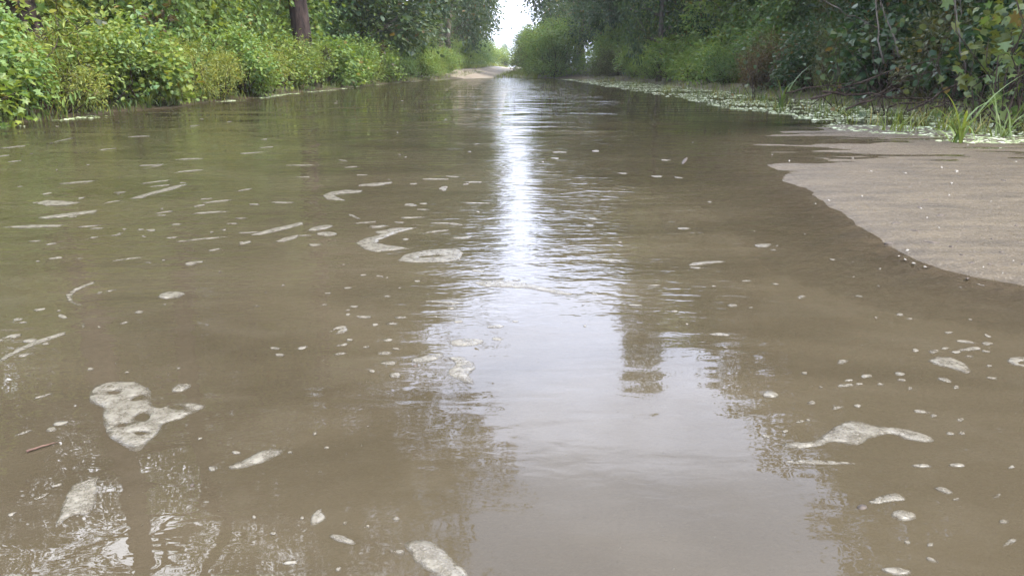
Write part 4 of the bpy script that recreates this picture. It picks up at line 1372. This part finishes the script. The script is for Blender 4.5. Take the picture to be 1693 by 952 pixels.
for i in range(13000):
    y = 5.4 + 36 * g.random() ** 1.6
    x = 2.95 + 0.5 * fbm(y * 0.7, 1.5, 9) + 2.3 * g.random() ** 1.1 - 1.1 * sm(y, 30, 55)
    if fbm(x * 1.6, y * 1.1, 14) + 0.35 * fbm(x * 6, y * 4, 15) < -0.12 or x > Rr(y, 0.05):
        continue
    pos.append((x, y, max(tz(x, y), 0.0) + 0.001)); szs.append(0.007 + 0.026 * g.random() ** 2.3)
tag(scatter_mesh('floating_litter', pos, szs, M_PALE, 7, 0.15), 'pale floating plant litter among the grass tufts of the shaded margin', 'plant litter', kind='stuff')

# chips and dark crumbs on the wet sand
CH = [(1305, 266, 8, 6), (1370, 332, 10, 6), (1440, 284, 7, 5), (1497, 287, 8, 5), (1557, 278, 8, 9), (1582, 284, 12, 8), (1573, 305, 7, 8), (1569, 325, 9, 5), (1425, 326, 8, 6), (1348, 337, 6, 4), (1532, 362, 8, 4),
      (1522, 347, 8, 5), (1638, 335, 6, 4), (1500, 415, 18, 6), (1552, 380, 6, 5), (1625, 445, 7, 5), (1657, 455, 6, 4), (1675, 434, 6, 4), (1277, 256, 6, 3), (1410, 262, 7, 4), (1395, 245, 6, 3), (1600, 240, 10, 4), (1680, 268, 6, 5), (1486, 423, 7, 5), (1496, 429, 9, 5), (1510, 435, 12, 4), (1529, 441, 10, 4)]
for i, (x, y, w_, h_) in enumerate(CH):
    p = ground(x, y)
    z = max(tz(p[0], p[1]), 0.0)
    foam('foam_crumb', ell(x, y, w_ * 0.5, h_ * 0.34, 9 * math.sin(x), 14, 0.7), [], 'small white foam crumb lying on the wet sand', 'white foam crumbs on the wet sand', mat=M_CHIP, thick=0.002, jag=0.001, seed=500 + i, z=z)
DK = [(1530, 333, 12, 4), (1520, 345, 9, 4), (1555, 358, 16, 4), (1590, 425, 10, 3), (1605, 438, 12, 4), (1636, 440, 8, 5), (1640, 398, 6, 3), (1572, 412, 8, 3), (1680, 377, 7, 3), (1540, 405, 26, 4), (1470, 403, 24, 3), (1515, 385, 20, 3),
      (1600, 460, 9, 3), (1582, 404, 6, 3), (1655, 420, 8, 3), (1480, 372, 18, 3), (1660, 300, 10, 3), (1690, 440, 8, 4)]
for i, (x, y, w_, h_) in enumerate(DK):
    p = ground(x, y)
    z = max(tz(p[0], p[1]), 0.0)
    foam('leaf_crumb', ell(x, y, w_ * 0.9, h_ * 0.6, 8 * math.sin(x), 14, 0.6), [], 'dark crumb of rotten leaf on the wet sand', 'dark leaf crumbs on the wet sand', mat=M_DARK, thick=0.003, jag=0.001, seed=600 + i, cat='leaf crumb', z=z)

# drifting twigs and leaf bits
a, b = ground(44, 748), ground(95, 733)
branch_thing('floating_twig', [(a[0], a[1], 0.002), ((a[0] + b[0]) / 2, (a[1] + b[1]) / 2, 0.003), (b[0], b[1], 0.002)], 0.0019, 'reddish brown twig floating beside the largest foam patch', None, mat=M_RED, side=0, seed=71)
for k, (pts, lb) in enumerate([(ell(1425, 838, 18, 9, -6), 'dark leaf scrap floating by the teardrop foam streak'), (ell(686, 604, 9, 4, -8), 'dark leaf scrap floating by the ragged foam wedge'),
                               (ell(318, 802, 8, 5, -20), 'dark leaf scrap floating by the frothy foam streak'), (ell(1132, 266, 14, 5, -50), 'dark leaf scrap floating at the shaded side of the glitter')]):
    foam('leaf_scrap', pts, [], lb, None, mat=M_DARK, thick=0.002, jag=0.001, seed=800 + k, cat='leaf')
